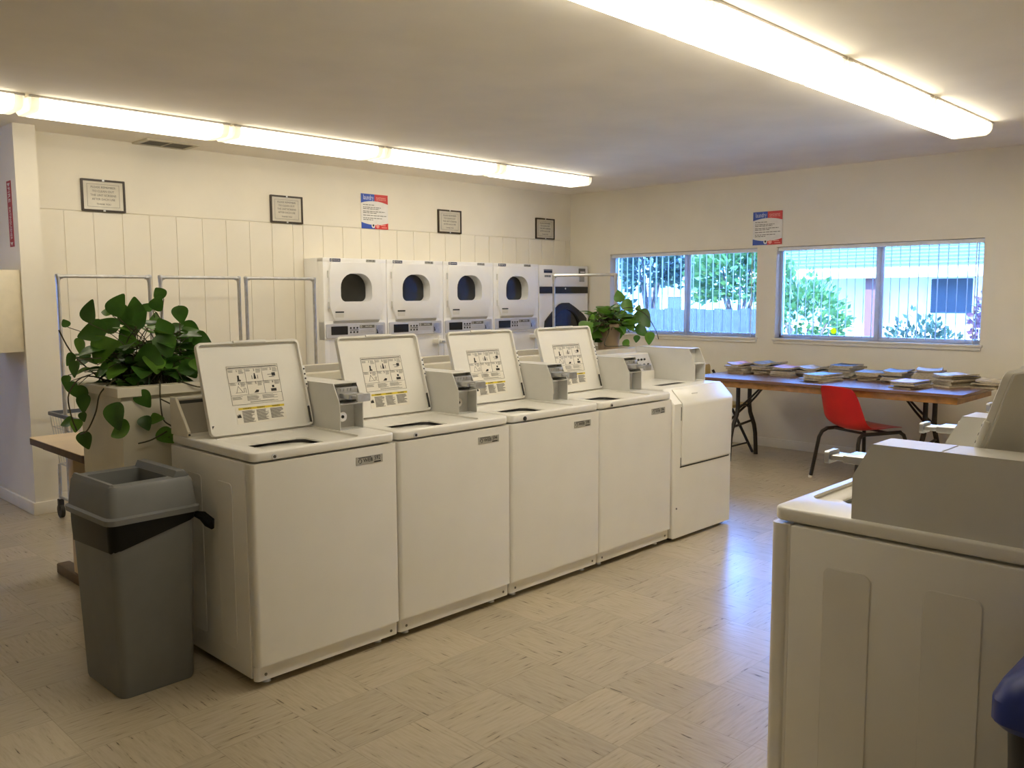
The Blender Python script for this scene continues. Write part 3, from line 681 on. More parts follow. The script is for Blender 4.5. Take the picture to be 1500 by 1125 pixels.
LEAF_A=[(-0.18,0.97,1.35,-0.01,-0.25,0.97,-0.93,-0.36,-0.1,0.097),(-0.1,0.92,1.38,0.29,-0.31,0.91,-0.8,-0.6,0.05,0.098),(0.09,1.12,1.35,-0.2,0.04,0.98,-0.75,-0.65,-0.13,0.105),(0.09,0.95,1.4,0.21,-0.48,0.85,-0.67,-0.7,-0.23,0.069),(0.21,1.12,1.45,-0.29,0.6,0.75,-0.62,-0.71,0.32,0.069),(0.22,0.99,1.42,0.07,-0.17,-0.98,-0.42,-0.9,0.13,0.079),(0.17,1.15,1.4,-0.75,0.43,0.51,-0.26,-0.89,0.37,0.05),(-0.09,1.01,1.32,-0.85,0.51,-0.14,-0.49,-0.67,0.56,0.121),(-0.14,1.17,1.28,-0.19,0.29,-0.94,-0.91,-0.41,0.05,0.073),(-0.2,1.16,1.33,-0.29,0.41,0.86,-0.3,-0.9,0.32,0.04),(-0.22,1.03,1.22,-0.58,0.33,-0.74,-0.78,-0.5,0.38,0.059),(-0.25,0.93,1.2,-0.31,-0.06,-0.95,-0.88,-0.37,0.31,0.068),(-0.16,1.31,1.11,-0.4,-0.16,-0.9,-0.75,-0.5,0.43,0.056),(-0.18,1.22,1.09,0.03,-0.21,-0.98,-0.74,-0.66,0.12,0.066),(-0.18,1.13,1.08,0.22,-0.02,-0.98,-0.7,-0.7,-0.14,0.08),(-0.16,1.11,1.04,-0.29,-0.16,-0.94,-0.78,-0.53,0.33,0.079),(-0.17,1.13,0.96,-0.05,-0.28,-0.96,-0.73,-0.64,0.23,0.043),(-0.15,1.3,0.9,-0.71,0.68,-0.17,-0.59,-0.46,0.66,0.064),(-0.16,1.22,0.92,-0.34,-0.21,-0.91,-0.51,-0.78,0.37,0.059),(-0.18,1.1,0.88,0.06,-0.18,-0.98,-0.77,-0.64,0.07,0.079),(-0.16,0.79,1.03,-0.12,-0.35,-0.93,-0.85,-0.44,0.28,0.112),(-0.12,0.74,0.93,-0.63,0.69,-0.34,-0.74,-0.43,0.51,0.095),(-0.06,0.79,1.07,0.35,-0.35,-0.87,-0.65,-0.76,0.05,0.08),(-0.05,0.79,0.96,0.16,-0.53,-0.83,-0.38,-0.81,0.44,0.063),(-0.02,0.8,0.94,0.63,-0.76,0.18,-0.67,-0.4,0.63,0.063),(0.02,0.79,0.9,0.49,-0.41,-0.77,-0.64,-0.76,-0.0,0.081),(-0.03,1.06,1.27,0.48,-0.87,-0.06,-0.74,-0.45,0.51,0.095),(-0.15,1.04,1.22,0.42,-0.84,0.35,-0.91,-0.38,0.18,0.134),(0.03,1.1,1.21,-0.73,0.49,-0.48,-0.68,-0.55,0.49,0.134),(0.07,1.22,1.28,0.52,-0.57,0.64,-0.85,-0.41,0.32,0.092),(0.01,0.95,1.22,0.44,-0.84,-0.31,-0.67,-0.54,0.51,0.122),(0.1,0.91,1.3,0.13,-0.35,-0.93,-0.37,-0.89,0.28,0.109),(0.13,0.9,1.28,-0.31,0.39,0.87,-0.53,-0.83,0.19,0.095),(0.33,1.24,1.32,0.44,-0.63,-0.64,-0.65,-0.71,0.25,0.136),(0.25,0.92,1.28,0.56,-0.76,-0.33,-0.62,-0.65,0.44,0.082),(0.32,1.12,1.27,-0.68,0.55,-0.49,-0.72,-0.63,0.3,0.11),(0.24,0.99,1.2,0.5,-0.85,-0.15,-0.74,-0.52,0.43,0.068),(0.21,0.97,1.18,0.21,-0.74,-0.64,-0.49,-0.65,0.58,0.112),(0.3,1.19,1.18,-0.49,0.22,-0.84,-0.77,-0.56,0.3,0.103),(0.05,1.17,1.14,0.63,-0.58,-0.51,-0.55,-0.8,0.24,0.114),(0.0,0.97,1.14,0.6,-0.46,-0.65,-0.18,-0.87,0.45,0.08),(0.11,0.98,1.18,-0.17,0.09,-0.98,-0.72,-0.69,0.06,0.089),(0.04,1.11,1.16,-0.61,0.48,-0.63,-0.77,-0.53,0.34,0.112),(-0.12,0.94,1.16,-0.53,0.77,-0.35,-0.76,-0.25,0.6,0.077),(-0.11,1.16,1.19,-0.53,0.85,-0.02,-0.72,-0.44,0.54,0.081),(0.01,1.15,1.31,-0.74,0.44,0.51,-0.17,-0.85,0.49,0.096),(-0.0,0.92,1.33,0.23,-0.46,0.86,-0.9,-0.43,0.02,0.078),(0.16,1.11,1.31,0.1,0.33,0.94,-0.89,-0.4,0.23,0.084),(0.27,1.21,1.29,0.38,-0.78,0.5,-0.87,-0.12,0.48,0.079),(-0.02,1.12,1.39,-0.59,0.79,0.16,-0.55,-0.54,0.64,0.059),(0.06,1.16,1.33,-0.2,0.03,0.98,-0.71,-0.69,-0.13,0.09),(0.24,1.18,1.13,0.36,-0.33,-0.87,-0.51,-0.85,0.11,0.094),(0.24,0.91,1.18,0.05,-0.61,-0.79,-0.61,-0.64,0.46,0.06)]
LEAF_B=[(3.64,1.11,1.4,-0.04,0.2,0.98,-0.76,-0.64,0.1,0.091),(3.68,1.12,1.41,0.42,-0.58,-0.7,-0.56,-0.77,0.3,0.108),(3.91,1.16,1.33,0.17,-0.69,-0.7,-0.66,-0.61,0.44,0.152),(3.84,1.1,1.33,0.19,-0.29,0.94,-0.81,-0.58,-0.01,0.052),(3.55,1.12,1.31,-0.81,0.47,0.36,-0.43,-0.88,0.19,0.112),(3.61,1.09,1.35,-0.73,0.68,0.01,-0.61,-0.66,0.45,0.085),(3.65,1.13,1.32,0.33,-0.83,-0.45,-0.62,-0.55,0.56,0.085),(3.16,0.96,1.31,-0.57,0.74,-0.35,-0.82,-0.48,0.31,0.042),(3.01,0.97,1.22,0.76,-0.46,0.47,-0.65,-0.61,0.45,0.104),(3.22,1.06,1.2,0.52,-0.79,-0.33,-0.55,-0.6,0.58,0.097),(3.4,1.1,1.17,0.16,-0.51,0.84,-0.88,-0.46,-0.11,0.083),(3.44,1.02,1.18,0.25,-0.0,0.97,-0.89,-0.4,0.23,0.083),(3.44,0.96,1.28,0.16,-0.08,-0.98,-0.48,-0.88,-0.01,0.066),(3.92,1.18,1.21,0.59,-0.63,-0.5,-0.43,-0.77,0.47,0.118),(3.82,0.98,1.18,0.18,-0.05,-0.98,-0.36,-0.93,-0.02,0.097),(3.53,0.99,1.13,0.4,-0.29,-0.87,-0.36,-0.92,0.15,0.072),(3.51,1.02,1.19,-0.37,-0.12,-0.92,-0.75,-0.55,0.38,0.067),(3.48,1.05,1.17,-0.85,0.44,-0.3,-0.53,-0.74,0.42,0.078),(3.28,1.13,1.18,0.39,-0.8,-0.46,-0.55,-0.6,0.58,0.082),(3.34,1.03,1.15,-0.78,0.54,-0.32,-0.61,-0.51,0.61,0.065),(3.7,1.0,1.16,0.07,0.08,-0.99,-0.61,-0.78,-0.11,0.057),(3.14,0.96,1.2,-0.74,0.57,0.36,-0.6,-0.8,0.02,0.074),(3.82,1.14,1.24,0.52,-0.19,0.83,-0.7,-0.66,0.28,0.052),(3.78,1.15,1.24,0.1,-0.57,-0.81,-0.6,-0.69,0.41,0.058)]
# ------------------------------------------------------------------ planter half-wall behind the washers, with two pothos
t = thing('planter_box', 'long cream painted planter half-wall standing behind the washers', 'planter', (0, 0, 0))
px0, px1, py0, py1 = -.130, 3.49, .800, 1.255
s = MB(); oc = [(px1, py1), (px0, py1), (px0, py0), (px1, py0)]; ic = [(px1 - .045, py1 - .045), (px0 + .045, py1 - .045), (px0 + .045, py0 + .045), (px1 - .045, py0 + .045)]
s.prism(oc, 'z', 0, 1.046, .004, 1, hole=ic); s.box(px0 + .04, py0 + .04, .9, px1 - .04, py1 - .04, .97)
s.build('box', 'planter', t)
s = MB(); s.prism([(px1 + .02, py1 + .02), (px0 - .02, py1 + .02), (px0 - .02, py0 - .02), (px1 + .02, py0 - .02)], 'z', 1.044, 1.085, .003, 1, hole=[(px1 - .05, py1 - .05), (px0 + .05, py1 - .05), (px0 + .05, py0 + .05), (px1 - .05, py0 + .05)]); s.build('ledge', 'planter', t)
s = MB(); s.box(px0 + .046, py0 + .046, .975, px1 - .046, py1 - .046, 1.035); s.build('soil', 'soil', t)
def leaf(bm, base, d, n, L, curl=.18, wid=.44):
    d = Vector(d).normalized(); n = Vector(n); n = (n - d * n.dot(d)).normalized(); w = n.cross(d)
    B = Vector(base); st = [(-.06, .0), (.05, .62), (.22, .98), (.42, .94), (.64, .66), (.84, .30), (1, 0)]
    mid = [B + d * (L * max(u, 0)) - n * (L * curl * u * u) for u, _ in st]
    vm = [bm.verts.new(p) for p in mid]
    for sg in (1, -1):
        vs = []
        for (u, hw), p in zip(st, mid):
            if hw == 0: vs.append(None); continue
            vs.append(bm.verts.new(B + d * (L * u) + w * (sg * hw * wid * L) - n * (L * curl * u * u) + n * (L * .10 * hw)))
        for i in range(len(st) - 1):
            q = [vm[i], vm[i + 1]] + ([vs[i + 1]] if vs[i + 1] else []) + ([vs[i]] if vs[i] else [])
            if len(q) > 2:
                if sg < 0: q = q[::-1]
                bm.faces.new(q)
def smooth(pts, n=5):
    P = [Vector(p) for p in pts]; P = [P[0]] + P + [P[-1]]; o = []
    for i in range(1, len(P) - 2):
        for k in range(n):
            u = k / n; a, b, c, d = P[i-1:i+3]
            o.append(.5 * (2*b + (c - a)*u + (2*a - 5*b + 4*c - d)*u*u + (3*b - a - 3*c + d)*u**3))
    return o + [P[-2]]
def plant(t, data, centre, rad, fill, seed, vines, zf, lf=.22):
    rnd = random.Random(seed); bm = bmesh.new(); st = MB(); C0 = Vector(centre)
    lv = [(v[0:3], v[3:6], v[6:9], v[9] * 1.12) for v in data]
    for k in range(fill):
        a = rnd.uniform(0, 2 * PI); e = rnd.uniform(.1, 1.35); rr = rnd.uniform(.35, .95)
        p = C0 + Vector((rad[0] * math.cos(a) * math.cos(e), rad[1] * math.sin(a) * math.cos(e), rad[2] * math.sin(e))) * rr
        d = Vector((math.cos(a), math.sin(a), rnd.uniform(-.7, .6))); n = Vector((math.cos(a) * .5 + rnd.uniform(-.4, .4), math.sin(a) * .5 + rnd.uniform(-.4, .4), 1))
        lv.append((p, d, n, rnd.uniform(.075, .125)))
    light = bmesh.new()
    for i, (p, d, n, L) in enumerate(lv):
        leaf(light if rnd.random() < lf else bm, p, d, n, L)
        p = Vector(p)
        if p.z > zf:
            q = C0 + Vector((rnd.uniform(-.5, .5) * rad[0], rnd.uniform(-.5, .5) * rad[1], 0)); mdl = (p + q) / 2 + Vector((0, 0, .06))
            st.tube(smooth([q, mdl, p], 4), .0022, 4)
    for v in vines: st.tube(smooth(v), .0032, 5)
    for b_, nm, mt in ((bm, 'foliage', 'leaf'), (light, 'light_foliage', 'leafb')):
        s = MB(); s.add(b_); fo = s.build(nm, mt, t, smooth=60); sub = fo.modifiers.new('Subdivision', 'SUBSURF'); sub.levels = sub.render_levels = 1
    st.build('stems', 'stem', t)
t = thing('pothos_plant', 'big trailing pothos spilling over the near left end of planter', 'plant', (0, 0, 0))
plant(t, LEAF_A, (.09, 1.03, 1.06), (.30, .19, .30), 120, 2, [
    [(-.02, .98, 1.06), (-.08, .95, 1.11), (-.165, .92, 1.06), (-.185, .93, .98), (-.20, .99, .90), (-.20, 1.08, .87)],
    [(.0, 1.1, 1.06), (-.16, 1.08, 1.12), (-.23, 1.10, 1.05), (-.22, 1.12, .95), (-.20, 1.12, .88)],
    [(.05, .9, 1.07), (.03, .79, 1.10), (.02, .768, 1.03), (.03, .770, .94), (.07, .770, .90), (.05, .77, .86)],
    [(.07, .770, .90), (-.02, .77, .86), (-.08, .77, .85)], [(.02, .768, 1.03), (.09, .768, .98), (.07, .768, .92), (.12, .768, .88)],
    [(.14, .86, 1.08), (.13, .79, 1.09), (.20, .765, 1.065), (.27, .765, 1.08), (.30, .79, 1.10)],
    [(-.05, 1.1, 1.06), (-.18, 1.15, 1.20), (-.25, 1.12, 1.32)]], 1.07)
t = thing('pothos_plant', 'potted pothos with arching leaves at window end of planter', 'plant', (0, 0, 0))
s = MB(); s.lathe([(.002, 1.036), (.068, 1.036), (.092, 1.225), (.100, 1.225), (.100, 1.25), (.086, 1.25), (.082, 1.21), (.002, 1.21)], (3.40, 1.03, 0), 24); s.build('pot', 'pot', t)
plant(t, LEAF_B, (3.40, 1.03, 1.21), (.25, .18, .17), 80, 5, [
    [(3.40, 1.03, 1.21), (3.52, .98, 1.36), (3.72, .95, 1.32), (3.86, .95, 1.20), (3.95, .98, 1.12)],
    [(3.36, 1.0, 1.21), (3.24, .90, 1.20), (3.14, .86, 1.12), (3.2, .84, 1.105), (3.4, .84, 1.10)]], 1.20, .7)  # larger share of light leaves, standing in for window light

# ------------------------------------------------------------------ laundry carts with hanging bars
def make_cart(label, Hh=1.597):
    t = thing('laundry_cart', label, 'cart', (0, 0, 0), 0, 'wire laundry carts with hanging bars')
    hx, hy, zt, zb = .302, .26, .70, .36
    s = MB()
    for z, k in ((zt - .01, 1), (zb, .88)): s.tube([(a * hx * k, b * hy * k, z) for a, b in ((1, 1), (-1, 1), (-1, -1), (1, -1))], .005, 6, True)
    for i in range(11):
        u = -1 + .2 * i
        for sg in (-1, 1):
            s.tube([(u * hx, sg * hy, zt), (u * hx * .88, sg * hy * .88, zb)], .0022, 4); s.tube([(sg * hx, u * hy, zt), (sg * hx * .88, u * hy * .88, zb)], .0022, 4)
        s.tube([(u * hx * .88, -hy * .88, zb), (u * hx * .88, hy * .88, zb)], .0022, 4)
    for z, k in ((.61, .97), (.51, .94), (.43, .91)): s.tube([(a * hx * k, b * hy * k, z) for a, b in ((1, 1), (-1, 1), (-1, -1), (1, -1))], .0025, 4, True)
    s.build('basket', 'chrome', t)
    s = MB(); s.prism(rrect(-hx - .012, -hy - .012, hx + .012, hy + .012, .02, 3), 'z', zt - .012, zt + .012, .003, 1, hole=rrect(-hx + .006, -hy + .006, hx - .006, hy - .006, .014, 3)); s.build('bumper_rim', M['rim'], t)
    s = MB()
    for a in (-1, 1):
        s.tube([(a * hx * .9, -hy * .85, zb), (a * hx * .92, -hy * .85, .12)], .011, 8); s.tube([(a * hx * .9, hy * .85, zb), (a * hx * .92, hy * .85, .12)], .011, 8); s.tube([(a * hx * .92, -hy * .85, .14), (a * hx * .92, hy * .85, .14)], .009, 8)
    s.tube([(-hx * .92, 0, .14), (hx * .92, 0, .14)], .009, 8); s.build('base_frame', 'chrome', t)
    for a in (-1, 1):
        for b in (-1, 1):
            s = MB(); s.cyl((a * hx * .92 - .012, b * hy * .85, .045), (a * hx * .92 + .012, b * hy * .85, .045), .045, 16); s.box(a * hx * .92 - .016, b * hy * .85 - .015, .05, a * hx * .92 + .016, b * hy * .85 + .015, .125); s.build('caster', 'dark', t)
    r = .0125; w = .290
    s = MB(); s.tube([(-w, 0, .14), (-w, 0, Hh)], r, 10); s.build('upright', 'chrome', t)
    s = MB(); s.tube([(w, 0, .14), (w, 0, Hh)], r, 10); s.build('upright', 'chrome', t)
    s = MB(); s.tube([(-w - .004, 0, Hh - .004), (w + .004, 0, Hh - .004)], r * .95, 10); s.build('hanging_bar', 'chrome', t)
    for a in (-1, 1):
        s = MB(); s.lathe([(.0005, -.018), (.014, -.014), (.0165, 0), (.014, .012), (.0005, .016)], (a * w, 0, Hh - .004), 12); s.tube([(a * w, 0, Hh - .006), (a * (w - .03), 0, Hh - .006)], .0145, 10); s.tube([(a * w, 0, Hh - .006), (a * w, 0, Hh - .04)], .0145, 10)
        s.tube([(a * (w - .028), 0, Hh - .010), (a * w, 0, Hh - .038)], .005, 6); s.build('corner_fitting', 'chrome', t)
    return t
M['rim'] = mk('slate_vinyl_bumper', (.10, .115, .14), .5)
c0 = make_cart('leftmost laundry cart, grey bumper rim showing behind the big pothos'); c0.location = (.676, 3.05, 0)
dup(c0, (1.331, 3.05, 0), 0, 'second laundry cart from the left, bar behind the big pothos')
dup(c0, (1.968, 3.05, 0), 0, 'third laundry cart, its bar crossing the leftmost dryer')
dup(c0, (4.32, 2.02, 0), R(-72), 'laundry cart in front of the big dryer and corner window').scale = (1, 1, 1.022)

# ------------------------------------------------------------------ tan table behind the planter
t = thing('folding_table', 'tan-topped table with brown edge, left end showing behind the bin', 'table', (0, 0, 0))
tx0, tx1, ty0, ty1, tz = -.092, 1.70, 1.385, 2.165, .722
s = MB(); s.prism(rrect(tx0, ty0, tx1, ty1, .02, 3), 'z', tz - .003, tz, hole=None); s.build('tabletop', 'tan', t)
s = MB(); s.prism(rrect(tx0, ty0, tx1, ty1, .02, 3), 'z', tz - .036, tz - .0032); s.build('edge_band', 'brown', t)
s = MB(); s.box(tx0 + .05, ty0 + .05, tz - .066, tx1 - .05, ty1 - .05, tz - .036, .003); s.build('apron', 'brown', t)
for x in (.0, 1.55):
    s = MB(); yc = 1.745
    s.box(x - .03, yc - .035, .06, x + .03, yc + .035, tz - .06, .006); s.build('post', 'tan', t)
    s = MB(); s.box(x - .035, 1.46, 0, x + .035, 2.03, .055, .008); s.tube([(x, yc - .10, .05), (x, yc - .06, .10), (x, yc - .04, .16), (x, yc - .02, .22)], .022, 8); s.build('foot', 'brown', t)
    s = MB(); s.box(x - .02, 1.43, .30, x + .02, 1.475, tz - .06, .004); s.box(x - .02, 1.46, .28, x + .02, yc, .32, .004); s.build('brace', 'brown', t)

# ------------------------------------------------------------------ grey bin with liner
t = thing('waste_bin', 'tall grey square waste bin with black liner beside nearest washer', 'bin', (-.245, .445, 0), R(1.5))
s = MB(); n = 4
tt = bmesh.new(); rings = []
def sq(hx, hy, r, z): return [tt.verts.new((p, q, z)) for p, q in rrect(-hx, -hy, hx, hy, r, 4)]
rings = [sq(.139, .164, .03, .0), sq(.142, .168, .03, .012), sq(.160, .190, .033, .66), sq(.152, .182, .03, .66), sq(.136, .16, .03, .02)]
for a, b in zip(rings, rings[1:]):
    for i in range(len(a)): tt.faces.new((a[i], a[(i+1) % len(a)], b[(i+1) % len(a)], b[i]))
tt.faces.new(rings[0][::-1]); tt.faces.new(rings[-1]); s.add(tt); s.build('body', 'bin', t)
# liner: folded over the rim, ragged lower hem, inside skirt
s = MB(); tt = bmesh.new(); rnd = random.Random(11); base = rrect(-.1615, -.1915, .1615, .1915, .033, 8); m = len(base); rings = []
hem = []
for i, (p, q) in enumerate(base):
    u = math.atan2(q, p); drop = .545 + .075 * (p / .16 * .5 + .5) * (1 if q < 0 else .4) + .010 * math.sin(5 * u) + rnd.uniform(-.004, .004); hem.append(drop)
for j in range(7):
    f = j / 6; ring = []
    for i, (p, q) in enumerate(base):
        z = .670 - (.670 - hem[i]) * f; k = 1.0 + .012 * math.sin(9 * i * .7 + 4 * f) * f + .010 - .025 * f * (.670 - hem[i]) / .1 * .5 + (.012 if j == 6 else .004)
        ring.append(tt.verts.new((p * k, q * k, z)))
    rings.append(ring)
inner = [tt.verts.new((p * .93, q * .93, .668)) for p, q in base]; inner2 = [tt.verts.new((p * .88, q * .88, .40)) for p, q in base]
rings = [inner2, inner] + rings
for a, b in zip(rings, rings[1:]):
    for i in range(m): tt.faces.new((a[i], a[(i+1) % m], b[(i+1) % m], b[i]))
s.add(tt)
s.tube([(.158, -.165, .640), (.185, -.185, .628), (.205, -.20, .600), (.214, -.207, .575)], [.010, .018, .022, .006], 7)
s.build('liner', 'bag', t)
# lid with an open square hatch and hipped rim
s = MB(); tt = bmesh.new()
rings = [sq(.176, .206, .035, .655), sq(.178, .208, .035, .675), sq(.168, .198, .033, .682), sq(.158, .188, .03, .775), sq(.150, .180, .03, .788)]
hole = [tt.verts.new((p, q, .788)) for p, q in rrect(-.115, -.125, .085, .125, .01, 4)]
h2 = [tt.verts.new((p * .96 , q * .96, .70)) for p, q in rrect(-.115, -.125, .085, .125, .01, 4)]
rings += [hole, h2]
for a, b in zip(rings, rings[1:]):
    for i in range(len(a)): tt.faces.new((a[i], a[(i+1) % len(a)], b[(i+1) % len(a)], b[i]))
s.add(tt)
s.prism([(.085, .786), (.098, .812), (.128, .812), (.152, .786)], 'y', -.165, .165, .003, 1)
s.prism([(-.152, .786), (-.145, .797), (-.135, .797), (-.128, .786)], 'y', -.165, .165, .002, 1)
s.build('lid', 'bin', t)

# ------------------------------------------------------------------ blue-lidded recycling bin
t = thing('recycling_bin', 'blue-lidded dark recycling bin at the lower right frame edge', 'bin', (.325, -2.655, 0), R(0)); t.scale = (1, 1, 1.14)
s = MB(); tt = bmesh.new()
rings = [sq(.15, .19, .03, 0), sq(.175, .215, .035, .60), sq(.165, .205, .03, .60), sq(.14, .18, .03, .03)]
for a, b in zip(rings, rings[1:]):
    for i in range(len(a)): tt.faces.new((a[i], a[(i+1) % len(a)], b[(i+1) % len(a)], b[i]))
tt.faces.new(rings[0][::-1]); tt.faces.new(rings[-1]); s.add(tt); s.build('body', 'navy', t)
s = MB(); tt = bmesh.new(); base = rrect(-.178, -.218, .178, .218, .036, 5); rings = []
for z, k in ((.615, .99), (.605, 1.01), (.54, .995), (.47, .985)): rings.append([tt.verts.new((p * k, q * k, z + .006 * math.sin(i * 1.3) * (z < .5))) for i, (p, q) in enumerate(base)])
for a, b in zip(rings, rings[1:]):
    for i in range(len(a)): tt.faces.new((a[i], a[(i+1) % len(a)], b[(i+1) % len(a)], b[i]))
s.add(tt); s.build('liner', 'bluebody', t)
s = MB(); tt = bmesh.new()
rings = [sq(.19, .23, .04, .592), sq(.203, .243, .045, .605), sq(.203, .243, .045, .640), sq(.190, .23, .045, .665), sq(.10, .14, .04, .735), sq(.06, .10, .03, .745)]
for a, b in zip(rings, rings[1:]):
    for i in range(len(a)): tt.faces.new((a[i], a[(i+1) % len(a)], b[(i+1) % len(a)], b[i]))
tt.faces.new(rings[-1]); s.add(tt); s.build('lid', 'blue', t)

# ------------------------------------------------------------------ long table under the windows
t = thing('folding_table', 'long brown folding table against the window wall holding magazines', 'table', (0, 0, 0))
X0, X1, Y0, Y1, TZ = 4.965, 5.80, -.87, 1.345, .745
s = MB(); s.prism(rrect(X0, Y0, X1, Y1, .03, 4), 'z', TZ - .022, TZ, .002, 1); s.build('tabletop', 'walnut', t)
s = MB(); s.prism([(X1 - .03, Y1 - .04), (X0 + .03, Y1 - .04), (X0 + .03, Y0 + .04), (X1 - .03, Y0 + .04)], 'z', TZ - .075, TZ - .022, .002, 1, hole=[(X1 - .055, Y1 - .065), (X0 + .055, Y1 - .065), (X0 + .055, Y0 + .065), (X1 - .055, Y0 + .065)]); s.build('apron', 'wood', t)
def wish(y, sg):
    xc = (X0 + X1) / 2
    s = MB()
    for a in (-1, 1): s.tube([(xc + a * .10, y, TZ - .03), (xc + a * .10, y, .47), (xc + a * .115, y, .40), (xc + a * .19, y, .28), (xc + a * .215, y, .20), (xc + a * .235, y, .0)], .019, 8)
    s.tube([(xc - .115, y, .30 + .0), (xc - .05, y, .36), (xc + .05, y, .36), (xc + .115, y, .30)], .010, 8) if False else None
    s.tube([(xc - .18, y, .295), (xc + .18, y, .325)], .011, 8)
    s.tube([(xc - .10, y, .44), (xc - .04, y, .475), (xc + .04, y, .475), (xc + .10, y, .44)], .010, 8)
    s.build('leg', 'legs', t)
    s = MB(); s.tube([(xc - .06, y, .46), (xc - .04, y + sg * .10, .56), (xc - .01, y + sg * .24, TZ - .03)], .009, 8); s.tube([(xc + .06, y, .46), (xc + .04, y + sg * .10, .56), (xc + .01, y + sg * .24, TZ - .03)], .009, 8); s.build('brace', 'legs', t)
wish(1.06, -1); wish(-.52, 1)

# ------------------------------------------------------------------ red shell chair
t = thing('shell_chair', 'red plastic shell chair with dark tube legs facing the table', 'chair', (5.135, -.10, 0), R(-24))
tt = bmesh.new()
sec = [(.235, .425, .185, .006), (.20, .440, .205, .0), (.12, .432, .215, .012), (.02, .418, .22, .022), (-.08, .412, .22, .028), (-.15, .425, .222, .034), (-.195, .465, .222, .036), (-.222, .54, .216, .034), (-.245, .63, .205, .028), (-.262, .71, .19, .018), (-.270, .757, .165, .008)]
K = 8; rows = []
for k, (x, z, hw, c) in enumerate(sec):
    row = []
    nx, nz = (0, 1) if k < 5 else ((.7, .7) if k < 7 else (1, .25))
    for j in range(K + 1):
        u = -1 + 2 * j / K; e = c * abs(u) ** 2.4
        zz = z + nz * e * 1.2 - (.012 * (u * u) if k == len(sec) - 1 else 0); row.append(tt.verts.new((x + nx * e * 1.2, u * hw, zz)))
    rows.append(row)
for a, b in zip(rows, rows[1:]):
    for j in range(K): tt.faces.new((a[j], a[j+1], b[j+1], b[j]))
bmesh.ops.recalc_face_normals(tt, faces=tt.faces)
s = MB(); s.add(tt); o = s.build('seat_shell', 'red', t, smooth=60)
m = o.modifiers.new('Solidify', 'SOLIDIFY'); m.thickness = .007; m = o.modifiers.new('Subdivision', 'SUBSURF'); m.levels = 2; m.render_levels = 2
for a in (-1, 1):
    s = MB(); s.tube([(.27, a * .245, .0), (.235, a * .215, .33), (.222, a * .205, .375), (.19, a * .195, .398)], .0145, 8); lg = s.build('leg', 'legs', t)
    s = MB(); s.cyl((.271, a * .246, 0), (.269, a * .244, .018), .0165, 10); s.build('foot_cap', 'cream', lg)
    s = MB(); s.tube([(-.27, a * .245, .0), (-.225, a * .21, .33), (-.205, a * .20, .375), (-.165, a * .19, .398)], .0145, 8); lg = s.build('leg', 'legs', t)
    s = MB(); s.cyl((-.271, a * .246, 0), (-.269, a * .244, .018), .0165, 10); s.build('foot_cap', 'cream', lg)
s = MB()
for a in (-1, 1): s.tube([(.20, a * .197, .398), (-.17, a * .191, .398)], .0145, 8)
s.tube([(.10, -.195, .396), (.10, .195, .396)], .010, 8); s.tube([(-.10, -.192, .396), (-.10, .192, .396)], .010, 8); s.build('seat_frame', 'legs', t)

# ------------------------------------------------------------------ mustard folding chair at the table's far end
t = thing('folding_chair', 'mustard folding chair half hidden behind the slope-fronted washer', 'chair', (5.47, 1.36, 0), R(-90))
s = MB(); s.prism(rrect(-.20, -.20, .20, .20, .04, 4), 'z', .435, .462, .008, 2); s.build('seat', 'mustard', t)
s = MB(); s.prism(rrect(-.19, .66, .19, .80, .03, 4), 'x', -.235, -.215, .005, 2); s.build('backrest', 'mustard', t)
for a in (-1, 1):
    s = MB(); s.tube([(.23, a * .215, 0), (.0, a * .215, .40), (-.20, a * .205, .74)], .013, 8); s.build('leg', 'legs', t)
    s = MB(); s.tube([(-.22, a * .20, 0), (.02, a * .20, .30), (.16, a * .20, .43)], .011, 8); s.build('leg', 'legs', t)
s = MB(); s.tube([(-.19, -.2, .05), (-.19, .2, .05)], .008, 6); s.tube([(.18, -.215, .085), (.18, .215, .085)], .008, 6); s.tube([(-.2, -.205, .432), (-.2, .205, .432)], .008, 6); s.build('stretcher', 'legs', t)

# ------------------------------------------------------------------ magazines
MC = {}
for nm, c in (('grey', (.20, .19, .17)), ('white', (.52, .50, .48)), ('pink', (.62, .30, .30)), ('blue-grey', (.20, .24, .33)), ('brown', (.20, .11, .06)), ('black', (.03, .03, .03)), ('cream', (.62, .54, .38)), ('olive', (.20, .19, .09)), ('pale blue', (.30, .38, .50)), ('red', (.40, .04, .05))):
    MC[nm] = mk('magazine_cover_' + nm.replace(' ', '_').replace('-', '_'), c, .45, var=.55, scale=16, spec=.2)
MPG = mk('magazine_pages', (.50, .44, .33), .8, var=.15, scale=60)
ORD = ['top', 'second', 'third', 'fourth', 'fifth', 'sixth', 'seventh', 'eighth', 'ninth']
def magazine(w, d, h, cover, curl):
    s = MB(); tt = bmesh.new(); n = 6
    P = []
    for i in range(n + 1):
        u = -1 + 2 * i / n; z = curl * u * u
        P.append([(u * w / 2, -d / 2, z), (u * w / 2, d / 2, z), (u * w / 2, d / 2, z + h), (u * w / 2, -d / 2, z + h)])
    V = [[tt.verts.new(p) for p in q] for q in P]
    for a, b in zip(V, V[1:]):
        for k in range(4):
            f = tt.faces.new((a[k], b[k], b[(k+1) % 4], a[(k+1) % 4])); f.material_index = 0 if k in (0, 2) else 1
    f = tt.faces.new(V[0]); f.material_index = 1; f = tt.faces.new(V[-1][::-1]); f.material_index = 1
    bmesh.ops.recalc_face_normals(tt, faces=tt.faces)
    me = _ng.new('magazine'); tt.to_mesh(me); tt.free(); me.materials.append(MC[cover]); me.materials.append(MPG)
    o = bpy.data.objects.new('magazine', me); COL.objects.link(o); return o
